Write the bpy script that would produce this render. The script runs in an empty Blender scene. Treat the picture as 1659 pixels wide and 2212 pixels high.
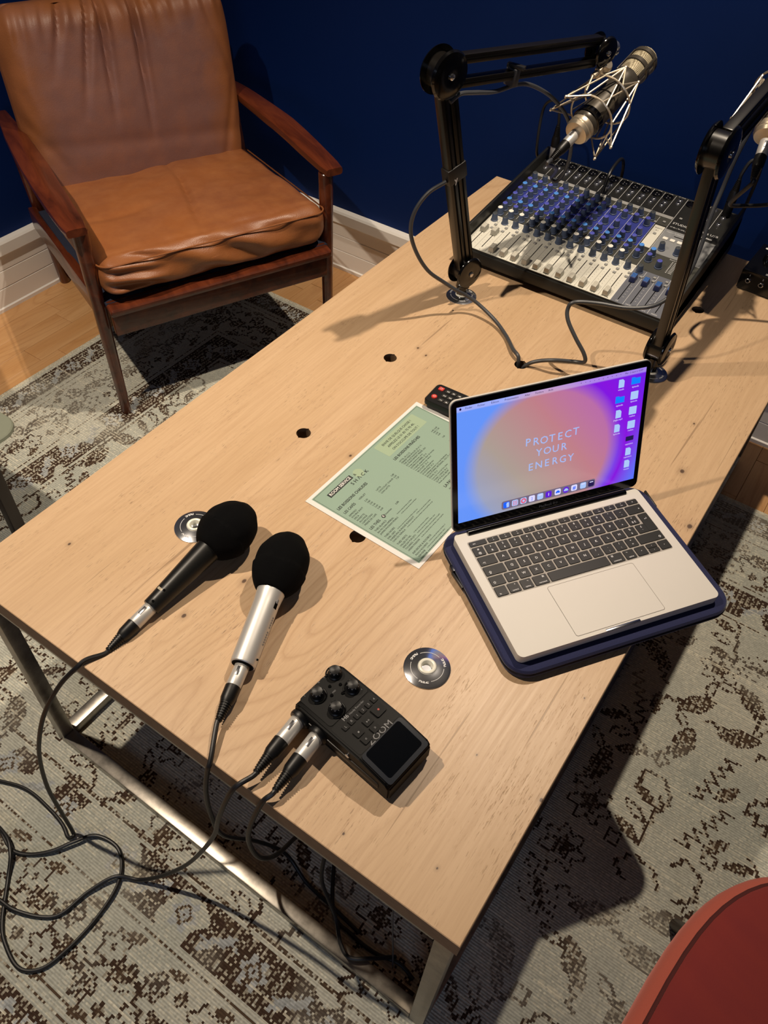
import bpy, bmesh, math, random
import numpy as np
from mathutils import Vector, Matrix, noise
PI = math.pi
random.seed(7)
rng = np.random.default_rng(7)
S = bpy.context.scene
COL = S.collection
HT = 0.5                       # table top height; everything below is written with the table top at z = 0 and lifted by HT at the end

# ------------------------------------------------------------------ camera, world, lights, exposure
def cam_rot(a, b, c):
    return Matrix.Rotation(a, 3, 'Z') @ Matrix.Rotation(b, 3, 'X') @ Matrix.Rotation(c, 3, 'Z')
cd = bpy.data.cameras.new('camera'); cam = bpy.data.objects.new('camera', cd); COL.objects.link(cam)
cd.sensor_fit = 'VERTICAL'; cd.sensor_height = 24.0; cd.lens = 1715.06 / 2212 * 24.0
cd.clip_start = 0.02; cd.clip_end = 50
cam.matrix_world = Matrix.Translation((0.0256, -0.2348, 0.8914 + HT)) @ cam_rot(0.5599, 0.7309, 0.0588).to_4x4()
S.camera = cam
w = bpy.data.worlds.new('room_air'); S.world = w; w.use_nodes = True
w.node_tree.nodes['Background'].inputs[0].default_value = (0.55, 0.65, 1.0, 1)
w.node_tree.nodes['Background'].inputs[1].default_value = 0.002
def spot(name, loc, aim, watts, col, size=120, blend=0.6, rad=0.02):
    l = bpy.data.lights.new(name, 'SPOT'); l.energy = watts; l.color = col; l.spot_size = math.radians(size); l.spot_blend = blend
    l.shadow_soft_size = rad
    o = bpy.data.objects.new(name, l); COL.objects.link(o); o.location = loc
    o.rotation_euler = (Vector(aim) - Vector(loc)).to_track_quat('-Z', 'Y').to_euler(); return o
def area(name, loc, aim, watts, col, sx, sy):
    l = bpy.data.lights.new(name, 'AREA'); l.energy = watts; l.color = col; l.shape = 'RECTANGLE'; l.size = sx; l.size_y = sy
    o = bpy.data.objects.new(name, l); COL.objects.link(o); o.location = loc
    o.rotation_euler = (Vector(aim) - Vector(loc)).to_track_quat('-Z', 'Y').to_euler(); return o
WARM = (1.0, 0.84, 0.66)
spot('ceiling_spot_over_table', (-0.32, 1.25, 2.38), (-0.50, 1.12, 0.5), 134, WARM, 98, 1.0)
spot('ceiling_spot_over_armchair', (-1.27, -0.10, 2.38), (-1.16, 0.06, 0.0), 150, WARM, 102, 0.9)
area('window_daylight', (1.0, -2.5, 1.45), (-1.2, 0.7, 0.3), 12, (0.62, 0.74, 1.0), 1.0, 0.9)
S.view_settings.view_transform = 'Standard'; S.view_settings.look = 'None'
S.view_settings.exposure = 0.0; S.view_settings.gamma = 1.0; S.view_settings.use_curve_mapping = False
S.cycles.max_bounces = 6

# ------------------------------------------------------------------ materials
def srgb(r, g, b):
    f = lambda c: (c / 255 / 12.92) if c / 255 <= 0.04045 else ((c / 255 + 0.055) / 1.055) ** 2.4
    return (f(r), f(g), f(b), 1.0)
class NT:
    def __init__(s, name):
        s.m = bpy.data.materials.new(name); s.m.use_nodes = True; s.t = s.m.node_tree
        s.b = s.t.nodes['Principled BSDF']; s.out = s.t.nodes['Material Output']
    def n(s, typ, **k):
        nd = s.t.nodes.new(typ)
        for a, v in k.items():
            if a.startswith('i_'):
                key = a[2:]; key = int(key) if key.isdigit() else key.replace('_', ' ')
                nd.inputs[key].default_value = v
            else: setattr(nd, a, v)
        return nd
    def l(s, a, b): s.t.links.new(a, b)
    def math(s, op, a, b=None, c=None):
        nd = s.t.nodes.new('ShaderNodeMath'); nd.operation = op
        for i, x in enumerate((a, b, c)):
            if x is None: continue
            if hasattr(x, 'is_linked'): s.l(x, nd.inputs[i])
            else: nd.inputs[i].default_value = x
        return nd.outputs[0]
    def mix(s, f, a, b, mode='MIX'):
        nd = s.t.nodes.new('ShaderNodeMix'); nd.data_type = 'RGBA'; nd.blend_type = mode
        for i, x in ((0, f), (6, a), (7, b)):
            if hasattr(x, 'is_linked'): s.l(x, nd.inputs[i])
            else: nd.inputs[i].default_value = x
        return nd.outputs[2]
    def ramp(s, f, stops):
        nd = s.t.nodes.new('ShaderNodeValToRGB'); s.l(f, nd.inputs[0]); e = nd.color_ramp.elements
        while len(e) < len(stops): e.new(0.5)
        for i, (p, c) in enumerate(stops): e[i].position = p; e[i].color = c if len(c) == 4 else (*c, 1)
        return nd.outputs[0]
    def noise(s, vec, scale, detail=4, rough=0.55, dist=0.0):
        nd = s.n('ShaderNodeTexNoise', i_Scale=scale, i_Detail=detail, i_Roughness=rough, i_Distortion=dist)
        if vec is not None: s.l(vec, nd.inputs['Vector'])
        return nd.outputs[0]
    def bump(s, h, strength, dist=0.001):
        nd = s.n('ShaderNodeBump', i_Strength=strength, i_Distance=dist); s.l(h, nd.inputs['Height']); s.l(nd.outputs[0], s.b.inputs['Normal'])
    def obj(s): return s.n('ShaderNodeTexCoord').outputs['Object']
    def mapped(s, vec, scale=(1, 1, 1), loc=(0, 0, 0), rot=(0, 0, 0)):
        nd = s.n('ShaderNodeMapping'); s.l(vec, nd.inputs[0]); nd.inputs['Scale'].default_value = scale
        nd.inputs['Location'].default_value = loc; nd.inputs['Rotation'].default_value = rot; return nd.outputs[0]
def plain(name, col, rough=0.5, metal=0.0, spec=0.5, vary=0.12, scale=30, bump=0.0, coat=0.0, sheen=0.0):
    t = NT(name); v = t.obj(); f = t.noise(v, scale)
    dark = tuple(c * (1 - vary) for c in col[:3]) + (1,); lite = tuple(min(1, c * (1 + vary)) for c in col[:3]) + (1,)
    t.l(t.mix(f, dark, lite), t.b.inputs['Base Color'])
    t.b.inputs['Roughness'].default_value = rough; t.b.inputs['Metallic'].default_value = metal
    t.b.inputs['Specular IOR Level'].default_value = spec; t.b.inputs['Coat Weight'].default_value = coat
    if sheen: t.b.inputs['Sheen Weight'].default_value = sheen; t.b.inputs['Sheen Roughness'].default_value = 0.4
    if bump: t.bump(t.noise(v, scale * 4), bump)
    return t.m
def glow(name, col, k=1.0):
    t = NT(name); t.b.inputs['Base Color'].default_value = (0, 0, 0, 1); t.b.inputs['Emission Color'].default_value = col
    t.b.inputs['Emission Strength'].default_value = k; t.b.inputs['Roughness'].default_value = 0.25; t.b.inputs['Specular IOR Level'].default_value = 0.2
    return t.m
M = {}
M['black_plastic'] = plain('black_plastic', srgb(13, 13, 14), 0.42, spec=.4, bump=0.05)
M['gloss_black'] = plain('gloss_black', srgb(9, 9, 10), 0.12)
M['tube_black'] = plain('tube_black', srgb(16, 14, 12), 0.28)
M['cable'] = plain('cable', srgb(20, 20, 22), 0.45)
M['cable_grey'] = plain('cable_grey', srgb(62, 64, 68), 0.4)
M['foam'] = plain('foam', srgb(12, 12, 13), 1.0, spec=0.1, vary=0.5, scale=900, bump=0.8)
M['silver'] = plain('silver', srgb(206, 204, 200), 0.42, 0.55, vary=0.04)
M['nickel'] = plain('nickel', srgb(205, 192, 170), 0.34, 0.75, vary=0.05)
M['chrome'] = plain('chrome', srgb(200, 202, 208), 0.17, 0.95, vary=0.02)
M['white_plastic'] = plain('white_plastic', srgb(238, 236, 222), 0.35)
M['print_white'] = plain('print_white', srgb(215, 215, 215), 0.5, vary=0.02)
M['print_grey'] = plain('print_grey', srgb(120, 120, 122), 0.5, vary=0.02)
M['print_black'] = plain('print_black', srgb(28, 36, 34), 0.6, vary=0.02)
M['hole_dark'] = plain('hole_dark', srgb(4, 4, 4), 0.9, spec=0.1)
M['baseboard'] = plain('baseboard_paint', srgb(244, 240, 234), 0.35, vary=0.04, scale=6)
M['ceiling'] = plain('ceiling_paint', srgb(120, 118, 114), 0.8)
M['laptop_metal'] = plain('laptop_metal', srgb(202, 198, 190), 0.55, 0.1, vary=0.02)
M['key'] = plain('key', srgb(13, 13, 14), 0.45, spec=.35, vary=0.3, scale=60)
M['sleeve'] = plain('sleeve', srgb(22, 28, 70), 0.85, vary=0.25, scale=500, bump=0.3, sheen=0.3)
M['zip'] = plain('zip', srgb(30, 30, 36), 0.3, 0.6)
M['webbing'] = plain('webbing', srgb(46, 50, 66), 0.9, spec=.1)
M['plate_metal'] = plain('plate_metal', srgb(150, 156, 138), 0.45, vary=0.05)
M['dark_leg'] = plain('dark_leg', srgb(44, 30, 24), 0.4)

def wall_mat():
    t = NT('navy_paint'); v = t.obj(); f = t.noise(v, 3, 3); g = t.noise(v, 420, 2)
    t.l(t.mix(f, srgb(4, 32, 84), srgb(6, 37, 94)), t.b.inputs['Base Color']); t.b.inputs['Specular IOR Level'].default_value = 0.15
    t.b.inputs['Roughness'].default_value = 0.6; t.bump(g, 0.15, 0.0005); return t.m
M['wall'] = wall_mat()

def oak(name, a, b, c, pores=1.0, knots=(), rough=0.42, joint=None):
    """pale oak: object coordinates, grain along y"""
    t = NT(name); o = t.obj(); rnd = t.n('ShaderNodeObjectInfo').outputs['Random']
    sep = t.n('ShaderNodeCombineXYZ'); t.l(t.math('MULTIPLY', rnd, 7.3), sep.inputs[0]); t.l(t.math('MULTIPLY', rnd, 3.1), sep.inputs[2])
    add = t.n('ShaderNodeVectorMath', operation='ADD'); t.l(o, add.inputs[0]); t.l(sep.outputs[0], add.inputs[1]); v = add.outputs[0]
    # cathedral figure: contour lines of a long smooth field
    field = t.noise(t.mapped(v, (4.2, .8, 4.2)), 1.5, 1.5, 0.45, 0.15)
    wig = t.noise(t.mapped(v, (90, 60, 90)), 1.0, 2, 0.5)
    rings = t.math('FRACT', t.math('ADD', t.math('MULTIPLY', field, 21.0), t.math('MULTIPLY', wig, 0.22)))
    ring = t.ramp(rings, [(0.0, (1.0,) * 3), (0.08, (0.6,) * 3), (0.24, (0.0,) * 3), (0.78, (0.12,) * 3), (0.95, (0.5,) * 3), (1.0, (1.0,) * 3)])
    ringgate = t.ramp(t.noise(t.mapped(v, (3.0, .7, 3.0)), 1.0, 1), [(.42, (.12,) * 3), (.60, (1, 1, 1))])
    fine = t.noise(t.mapped(v, (260, 9, 260)), 1.0, 4, 0.6)
    broad = t.noise(t.mapped(v, (9, 1.0, 9)), 1.0, 3)
    base = t.mix(t.ramp(broad, [(.3, (0, 0, 0)), (.7, (1, 1, 1))]), a, b)
    base = t.mix(t.math('MULTIPLY', t.math('MULTIPLY', ring, ringgate), 0.52), base, c)
    base = t.mix(t.math('MULTIPLY', t.ramp(fine, [(.38, (0, 0, 0)), (.72, (1, 1, 1))]), 0.34), base, c)
    pv = t.noise(t.mapped(v, (800, 75, 800)), 1.0, 2, 0.5)
    pore = t.ramp(pv, [(0.0, (0, 0, 0)), (0.60, (0, 0, 0)), (0.70, (1, 1, 1)), (1.0, (1, 1, 1))])
    pgate = t.ramp(t.noise(t.mapped(v, (30, 9, 30)), 1.0, 3), [(0.44, (.08,) * 3), (0.66, (1, 1, 1))])
    pm = t.math('MULTIPLY', t.math('MULTIPLY', pore, pgate), 0.60 * pores)
    crack = t.ramp(t.noise(t.mapped(v, (120, 2.6, 120)), 1.0, 2, .4), [(0.735, (0, 0, 0)), (0.76, (1, 1, 1))])
    pm = t.math('MAXIMUM', pm, t.math('MULTIPLY', crack, 0.5 * pores))
    dark = tuple(x * 0.42 for x in c[:3]) + (1,)
    base = t.mix(pm, base, dark)
    if knots:
        geo = t.n('ShaderNodeNewGeometry').outputs['Position']
        wob = t.noise(geo, 60, 3)
        for (kx, ky, kr) in knots:
            kr *= .72
            d = t.n('ShaderNodeVectorMath', operation='DISTANCE'); t.l(t.mapped(geo, (1.0, 0.72, 0), (-kx, -ky * 0.72, 0)), d.inputs[0]); d.inputs[1].default_value = (0, 0, 0)
            dd = t.math('ADD', d.outputs['Value'], t.math('MULTIPLY', t.math('SUBTRACT', wob, 0.5), kr * 1.2))
            core = t.ramp(t.math('DIVIDE', dd, kr * 4.0), [(0.0, (1, 1, 1)), (0.2, (0.9,) * 3), (0.30, (0.25,) * 3), (0.55, (0.12,) * 3), (1.0, (0, 0, 0))])
            base = t.mix(core, base, srgb(78, 56, 42))
    t.l(base, t.b.inputs['Base Color'])
    t.l(t.math('ADD', t.math('MULTIPLY', fine, 0.12), rough - 0.06), t.b.inputs['Roughness'])
    t.bump(t.math('SUBTRACT', t.math('MULTIPLY', fine, 0.35), pm), 0.35, 0.0006)
    return t.m
KN = [(-0.062, 0.802, .0045), (-0.010, 0.695, .0045), (-0.482, 0.221, .0040), (-0.508, 0.130, .0034), (-0.580, 0.816, .0026), (-0.556, 0.806, .0026), (-0.511, 0.510, .0030),
      (-0.087, 0.927, .0022), (-0.060, 0.052, .0016), (-0.164, 0.023, .0016), (-0.002, 0.185, .003), (-0.017, 0.334, .0012), (-0.725, 0.124, .0022), (-0.090, 0.189, .0012)]
M['oak'] = oak('pale_oak', srgb(206, 175, 140), srgb(195, 163, 126), srgb(166, 130, 95), 1.0, KN)
M['oak_end'] = plain('oak_edge', srgb(120, 96, 72), 0.6, vary=0.3, scale=80)
M['floor'] = oak('floor_oak', srgb(216, 172, 122), srgb(198, 146, 92), srgb(176, 124, 74), 0.25, (), 0.36)
M['subfloor'] = plain('subfloor', srgb(92, 62, 38), 0.8)

def teak():
    t = NT('teak'); v = t.obj()
    f = t.noise(t.mapped(v, (30, 5, 30)), 1.0, 5, 0.6, 0.6)
    t.l(t.ramp(f, [(0.25, srgb(48, 20, 12)), (0.5, srgb(86, 38, 20)), (0.75, srgb(112, 54, 28))]), t.b.inputs['Base Color'])
    t.b.inputs['Roughness'].default_value = 0.3; t.b.inputs['Coat Weight'].default_value = 0.25; return t.m
M['teak'] = teak()
def leather(name, a, b, c):
    t = NT(name); v = t.obj(); f = t.noise(v, 5, 4, 0.6); g = t.noise(v, 18, 5, 0.6)
    x = t.mix(t.ramp(f, [(0.35, (0, 0, 0)), (0.65, (1, 1, 1))]), a, b)
    x = t.mix(t.math('MULTIPLY', t.ramp(g, [(0.4, (0, 0, 0)), (0.8, (1, 1, 1))]), 0.4), x, c)
    t.l(x, t.b.inputs['Base Color'])
    t.l(t.math('ADD', 0.30, t.math('MULTIPLY', g, 0.22)), t.b.inputs['Roughness'])
    vo = t.n('ShaderNodeTexVoronoi', i_Scale=420.0); t.l(v, vo.inputs['Vector'])
    h = t.math('ADD', t.math('MULTIPLY', vo.outputs[0], 0.25), t.math('MULTIPLY', g, 1.0))
    t.bump(h, 0.35, 0.002); return t.m
M['leather'] = leather('tan_leather', srgb(146, 88, 46), srgb(132, 80, 50), srgb(168, 112, 66))
M['leather_back'] = leather('mauve_sheen_leather', srgb(134, 82, 62), srgb(132, 88, 74), srgb(150, 88, 50))  # mauve reflection of cool light mixed into the leather colour
def steel():
    t = NT('raw_steel'); v = t.obj(); f = t.noise(v, 14, 5, 0.7); g = t.noise(t.mapped(v, (300, 300, 300)), 1, 2)
    t.l(t.ramp(f, [(0.3, srgb(112, 108, 102)), (0.7, srgb(176, 170, 160))]), t.b.inputs['Base Color'])
    t.b.inputs['Metallic'].default_value = 0.9; t.l(t.math('ADD', 0.2, t.math('MULTIPLY', f, 0.25)), t.b.inputs['Roughness']); return t.m
M['steel'] = steel()
def velvet(name, a, b):
    t = NT(name); v = t.obj(); f = t.noise(v, 4, 4, 0.7, 1.0); g = t.noise(v, 350, 2)
    x = t.mix(f, a, b); t.l(x, t.b.inputs['Base Color']); t.b.inputs['Roughness'].default_value = 0.9; t.b.inputs['Specular IOR Level'].default_value = 0.15
    t.b.inputs['Sheen Weight'].default_value = 0.6; t.b.inputs['Sheen Tint'].default_value = (1.0, 0.45, 0.4, 1); t.b.inputs['Sheen Roughness'].default_value = 0.45
    t.bump(g, 0.3, 0.0008); return t.m
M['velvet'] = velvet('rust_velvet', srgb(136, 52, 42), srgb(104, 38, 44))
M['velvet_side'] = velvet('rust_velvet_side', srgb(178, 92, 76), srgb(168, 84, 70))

# ------------------------------------------------------------------ mesh builder
def basis(ax):
    ax = Vector(ax).normalized(); u = ax.orthogonal().normalized(); return u, ax.cross(u).normalized(), ax
class MB:
    def __init__(s): s.bm = bmesh.new(); s.mi = 0
    def _fin(s, vs, fs, Mx=None):
        if Mx is not None: bmesh.ops.transform(s.bm, matrix=Mx, verts=vs)
        for f in fs: f.material_index = s.mi
        return s
    def box(s, c, d, rot=None, bevel=0, seg=2, top=1.0):
        r = bmesh.ops.create_cube(s.bm, size=1.0); vs = r['verts']
        for v in vs:
            k = top if v.co.z > 0 else 1.0
            v.co = Vector((v.co.x * d[0] * k, v.co.y * d[1] * k, v.co.z * d[2]))
        fs = {f for v in vs for f in v.link_faces}
        if bevel:
            es = list({e for v in vs for e in v.link_edges})
            rr = bmesh.ops.bevel(s.bm, geom=es, offset=bevel, segments=seg, affect='EDGES', profile=0.6)
            vs = list({v for f in rr['faces'] for v in f.verts} | {v for v in vs if v.is_valid}); fs = {f for v in vs for f in v.link_faces}
        Mx = Matrix.Translation(c) @ (rot.to_4x4() if rot is not None else Matrix.Identity(4))
        return s._fin(vs, fs, Mx)
    def lathe(s, p0, ax, prof, n=24, capa=True, capb=True):
        u, v, a = basis(ax); p0 = Vector(p0); rings = []; fs = []
        for t, r in prof:
            rings.append([s.bm.verts.new(p0 + a * t + (u * math.cos(2 * PI * i / n) + v * math.sin(2 * PI * i / n)) * max(r, 1e-5)) for i in range(n)])
        for A, B in zip(rings, rings[1:]):
            for i in range(n): fs.append(s.bm.faces.new((A[i], A[(i + 1) % n], B[(i + 1) % n], B[i])))
        if capa: fs.append(s.bm.faces.new(rings[0][::-1]))
        if capb: fs.append(s.bm.faces.new(rings[-1]))
        return s._fin([], fs)
    def cyl(s, p0, p1, r0, r1=None, n=24):
        d = Vector(p1) - Vector(p0); return s.lathe(p0, d, [(0, r0), (d.length, r0 if r1 is None else r1)], n)
    def tube(s, pts, r, n=8, closed=False, r_list=None):
        pts = [Vector(p) for p in pts]; N = len(pts); rings = []; fs = []
        tan = [(pts[(i + 1) % N] - pts[i - 1]) if closed or 0 < i < N - 1 else (pts[1] - pts[0] if i == 0 else pts[-1] - pts[-2]) for i in range(N)]
        u = tan[0].normalized().orthogonal().normalized()
        for i in range(N):
            a = tan[i].normalized(); u = (u - a * u.dot(a)).normalized(); v = a.cross(u); rr = r_list[i] if r_list else r
            rings.append([s.bm.verts.new(pts[i] + (u * math.cos(2 * PI * k / n) + v * math.sin(2 * PI * k / n)) * rr) for k in range(n)])
        pr = list(zip(rings, rings[1:])) + ([(rings[-1], rings[0])] if closed else [])
        for A, B in pr:
            for k in range(n): fs.append(s.bm.faces.new((A[k], A[(k + 1) % n], B[(k + 1) % n], B[k])))
        if not closed: fs += [s.bm.faces.new(rings[0][::-1]), s.bm.faces.new(rings[-1])]
        return s._fin([], fs)
    def prism(s, poly, z0, z1, Mx=None, inset=0.0):
        n = len(poly); A = [s.bm.verts.new((x, y, z0)) for x, y in poly]; fs = [s.bm.faces.new(A[::-1])]
        if inset:
            cx = sum(p[0] for p in poly) / n; cy = sum(p[1] for p in poly) / n
            B = [s.bm.verts.new((x, y, z1 - inset)) for x, y in poly]
            def ins(p):
                d = Vector((p[0] - cx, p[1] - cy)); L = d.length; return (cx + d.x * (1 - inset / L), cy + d.y * (1 - inset / L))
            Ct = [s.bm.verts.new((*ins(p), z1)) for p in poly]; R = [A, B, Ct]
        else:
            R = [A, [s.bm.verts.new((x, y, z1)) for x, y in poly]]
        for P, Q in zip(R, R[1:]):
            for i in range(n): fs.append(s.bm.faces.new((P[i], P[(i + 1) % n], Q[(i + 1) % n], Q[i])))
        fs.append(s.bm.faces.new(R[-1])); vs = [v for r in R for v in r]
        return s._fin(vs, fs, Mx)
    def poly(s, pts):
        vs = [s.bm.verts.new(p) for p in pts]; return s._fin([], [s.bm.faces.new(vs)])
    def add(s, me, Mx=None):
        n0 = len(s.bm.verts); s.bm.from_mesh(me); s.bm.verts.ensure_lookup_table()
        vs = s.bm.verts[n0:]; return s._fin(vs, {f for v in vs for f in v.link_faces}, Mx)
    def text(s, body, size, x=0, y=0, z=0, align='LEFT', Mx=None, bold=0.0, sx=1.0):
        T = Matrix.Translation((x, y, z)) @ Matrix.Diagonal((size * sx, size, size, 1))
        return s.add(text_mesh(body, align, bold), (Mx @ T) if Mx is not None else T)
    def mesh(s, name, mats=(), ang=35):
        bmesh.ops.recalc_face_normals(s.bm, faces=s.bm.faces[:]) if not getattr(s, 'flat', False) else None
        me = bpy.data.meshes.new(name); s.bm.to_mesh(me); s.bm.free()
        for m in (mats if isinstance(mats, (list, tuple)) else [mats]): me.materials.append(M[m] if isinstance(m, str) else m)
        if ang: me.shade_smooth(); me.set_sharp_from_angle(angle=math.radians(ang))
        return me
_tx = {}
def text_mesh(body, align='LEFT', bold=0.0):
    k = (body, align, bold)
    if k not in _tx:
        cu = bpy.data.curves.new('t', 'FONT'); cu.body = body; cu.size = 1.0; cu.align_x = align; cu.align_y = 'CENTER'; cu.resolution_u = 2; cu.offset = bold
        ob = bpy.data.objects.new('t', cu); _tx[k] = bpy.data.meshes.new_from_object(ob); bpy.data.objects.remove(ob); bpy.data.curves.remove(cu)
    return _tx[k]
def flatMB():
    b = MB(); b.flat = True; return b
def P(name, me, mat=None, parent=None, loc=(0, 0, 0), rot=(0, 0, 0), label=None, kind=None, cat=None, group=None):
    if isinstance(me, MB): me = me.mesh(name, mat)
    o = bpy.data.objects.new(name, me); COL.objects.link(o); o.location = loc; o.rotation_euler = rot
    if parent is not None: o.parent = parent
    if label: o['label'] = label
    if kind: o['kind'] = kind
    if cat: o['category'] = cat
    if group: o['group'] = group
    return o
def thing(name, label, cat, loc=(0, 0, 0), rot=(0, 0, 0), group=None, kind=None):
    return P(name, None, None, None, loc, rot, label, kind, cat, group)
def smooth(pts, k=6):
    p = [Vector(q) for q in pts]; p = [p[0] * 2 - p[1]] + p + [p[-1] * 2 - p[-2]]; out = []
    for i in range(1, len(p) - 2):
        for j in range(k):
            t = j / k; a, b, c, d = p[i - 1:i + 3]
            out.append(0.5 * ((2 * b) + (c - a) * t + (2 * a - 5 * b + 4 * c - d) * t * t + (3 * b - a - 3 * c + d) * t ** 3))
    out.append(p[-2]); return out
def rrect(x0, y0, x1, y1, r, n=6):
    out = []
    for cx, cy, a in ((x1 - r, y1 - r, 0), (x0 + r, y1 - r, PI / 2), (x0 + r, y0 + r, PI), (x1 - r, y0 + r, 1.5 * PI)):
        out += [(cx + r * math.cos(a + PI / 2 * i / n), cy + r * math.sin(a + PI / 2 * i / n)) for i in range(n + 1)]
    return out
def frame_to(ax, up=(0, 0, 1)):
    z = Vector(ax).normalized(); x = Vector(up).cross(z).normalized(); return Matrix((x, z.cross(x), z)).transposed()

# ------------------------------------------------------------------ room shell
FZ = -0.5; X0, X1, Y0, Y1, ZC = -2.0, 2.3, -2.7, 1.62, 2.0
def struct(name, b, m, parent=None): return P(name, b, m, parent, kind='structure')
fl = struct('floor', MB().box(((X0 + X1) / 2, (Y0 + Y1) / 2, FZ - 0.022), (X1 - X0, Y1 - Y0, 0.02)), 'subfloor')
struct('wall_left', MB().box((X0 - .05, (Y0 + Y1) / 2, (FZ + ZC) / 2), (.1, Y1 - Y0 + .2, ZC - FZ)), 'wall')
struct('wall_back', MB().box(((X0 + X1) / 2, Y1 + .05, (FZ + ZC) / 2), (X1 - X0, .1, ZC - FZ)), 'wall')
struct('wall_right', MB().box((X1 + .05, (Y0 + Y1) / 2, (FZ + ZC) / 2), (.1, Y1 - Y0 + .2, ZC - FZ)), 'wall')
struct('wall_front', MB().box(((X0 + X1) / 2, Y0 - .05, (FZ + ZC) / 2), (X1 - X0, .1, ZC - FZ)), 'wall')
struct('ceiling', MB().box(((X0 + X1) / 2, (Y0 + Y1) / 2, ZC + .05), (X1 - X0 + .2, Y1 - Y0 + .2, .1)), 'ceiling')
# floor planks where the photograph shows bare floor
pl_cache = {}
def plank(x0, y0, x1, y1):
    L = round(y1 - y0, 3); W_ = round(x1 - x0, 3)
    if (L, W_) not in pl_cache:
        pl_cache[(L, W_)] = MB().box((0, 0, 0), (W_ - .0007, L - .0008, .012), bevel=.0008, seg=1).mesh('plank', 'floor')
    P('plank', pl_cache[(L, W_)], None, fl, ((x0 + x1) / 2, (y0 + y1) / 2, FZ - .006 + random.uniform(-.0003, 0)))
for i in range(6):
    x = X0 + .07 * i; y = .20 - .11 * ((i * 3) % 5)
    while y < Y1:
        L = random.choice((.32, .40, .48)); y1 = min(y + L, Y1)
        if y1 - y > .03: plank(x, y, x + .07, y1)
        y = y1
x = X0 + .42
while x < 1.25:
    y = 1.20 - .06 * random.randint(0, 3)
    while y < Y1:
        y1 = min(y + random.choice((.24, .34)), Y1)
        if y1 - y > .03: plank(x, y, x + .07, y1)
        y = y1
    x += .07
P('underlay', MB().box((.36, -.75, FZ - .006), (3.88, 3.88, .012)), 'floor', fl)
# baseboards: board with two grooves and a proud cap
def baseboard(name, L, loc, rz, knobbed=False):
    prof = [(0, 0), (.018, 0), (.018, .010), (.014, .013), (.014, .063), (.0115, .065), (.014, .067), (.014, .113), (.0115, .115), (.014, .117), (.014, .158), (.024, .162), (.024, .192), (.020, .198), (0, .198)]
    b = MB(); Mx = Matrix.Translation(Vector(loc)) @ Matrix.Rotation(rz, 4, 'Z') @ Matrix(((0, 0, 1, 0), (1, 0, 0, 0), (0, 1, 0, 0), (0, 0, 0, 1)))
    b.prism(prof, 0, L, Mx); me = b.mesh(name, 'baseboard', 20); return P(name, me, kind='structure')
# prism z -> along the wall (local x), profile x -> out of the wall (local y), profile y -> up
baseboard('baseboard_back', X1 - X0, (X1, Y1, FZ), PI)
baseboard('baseboard_left', Y1 - Y0, (X0, Y1, FZ), -PI / 2)
baseboard('baseboard_right', Y1 - Y0, (X1, Y0, FZ), PI / 2)
baseboard('baseboard_front', X1 - X0, (X0, Y0, FZ), 0)

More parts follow.
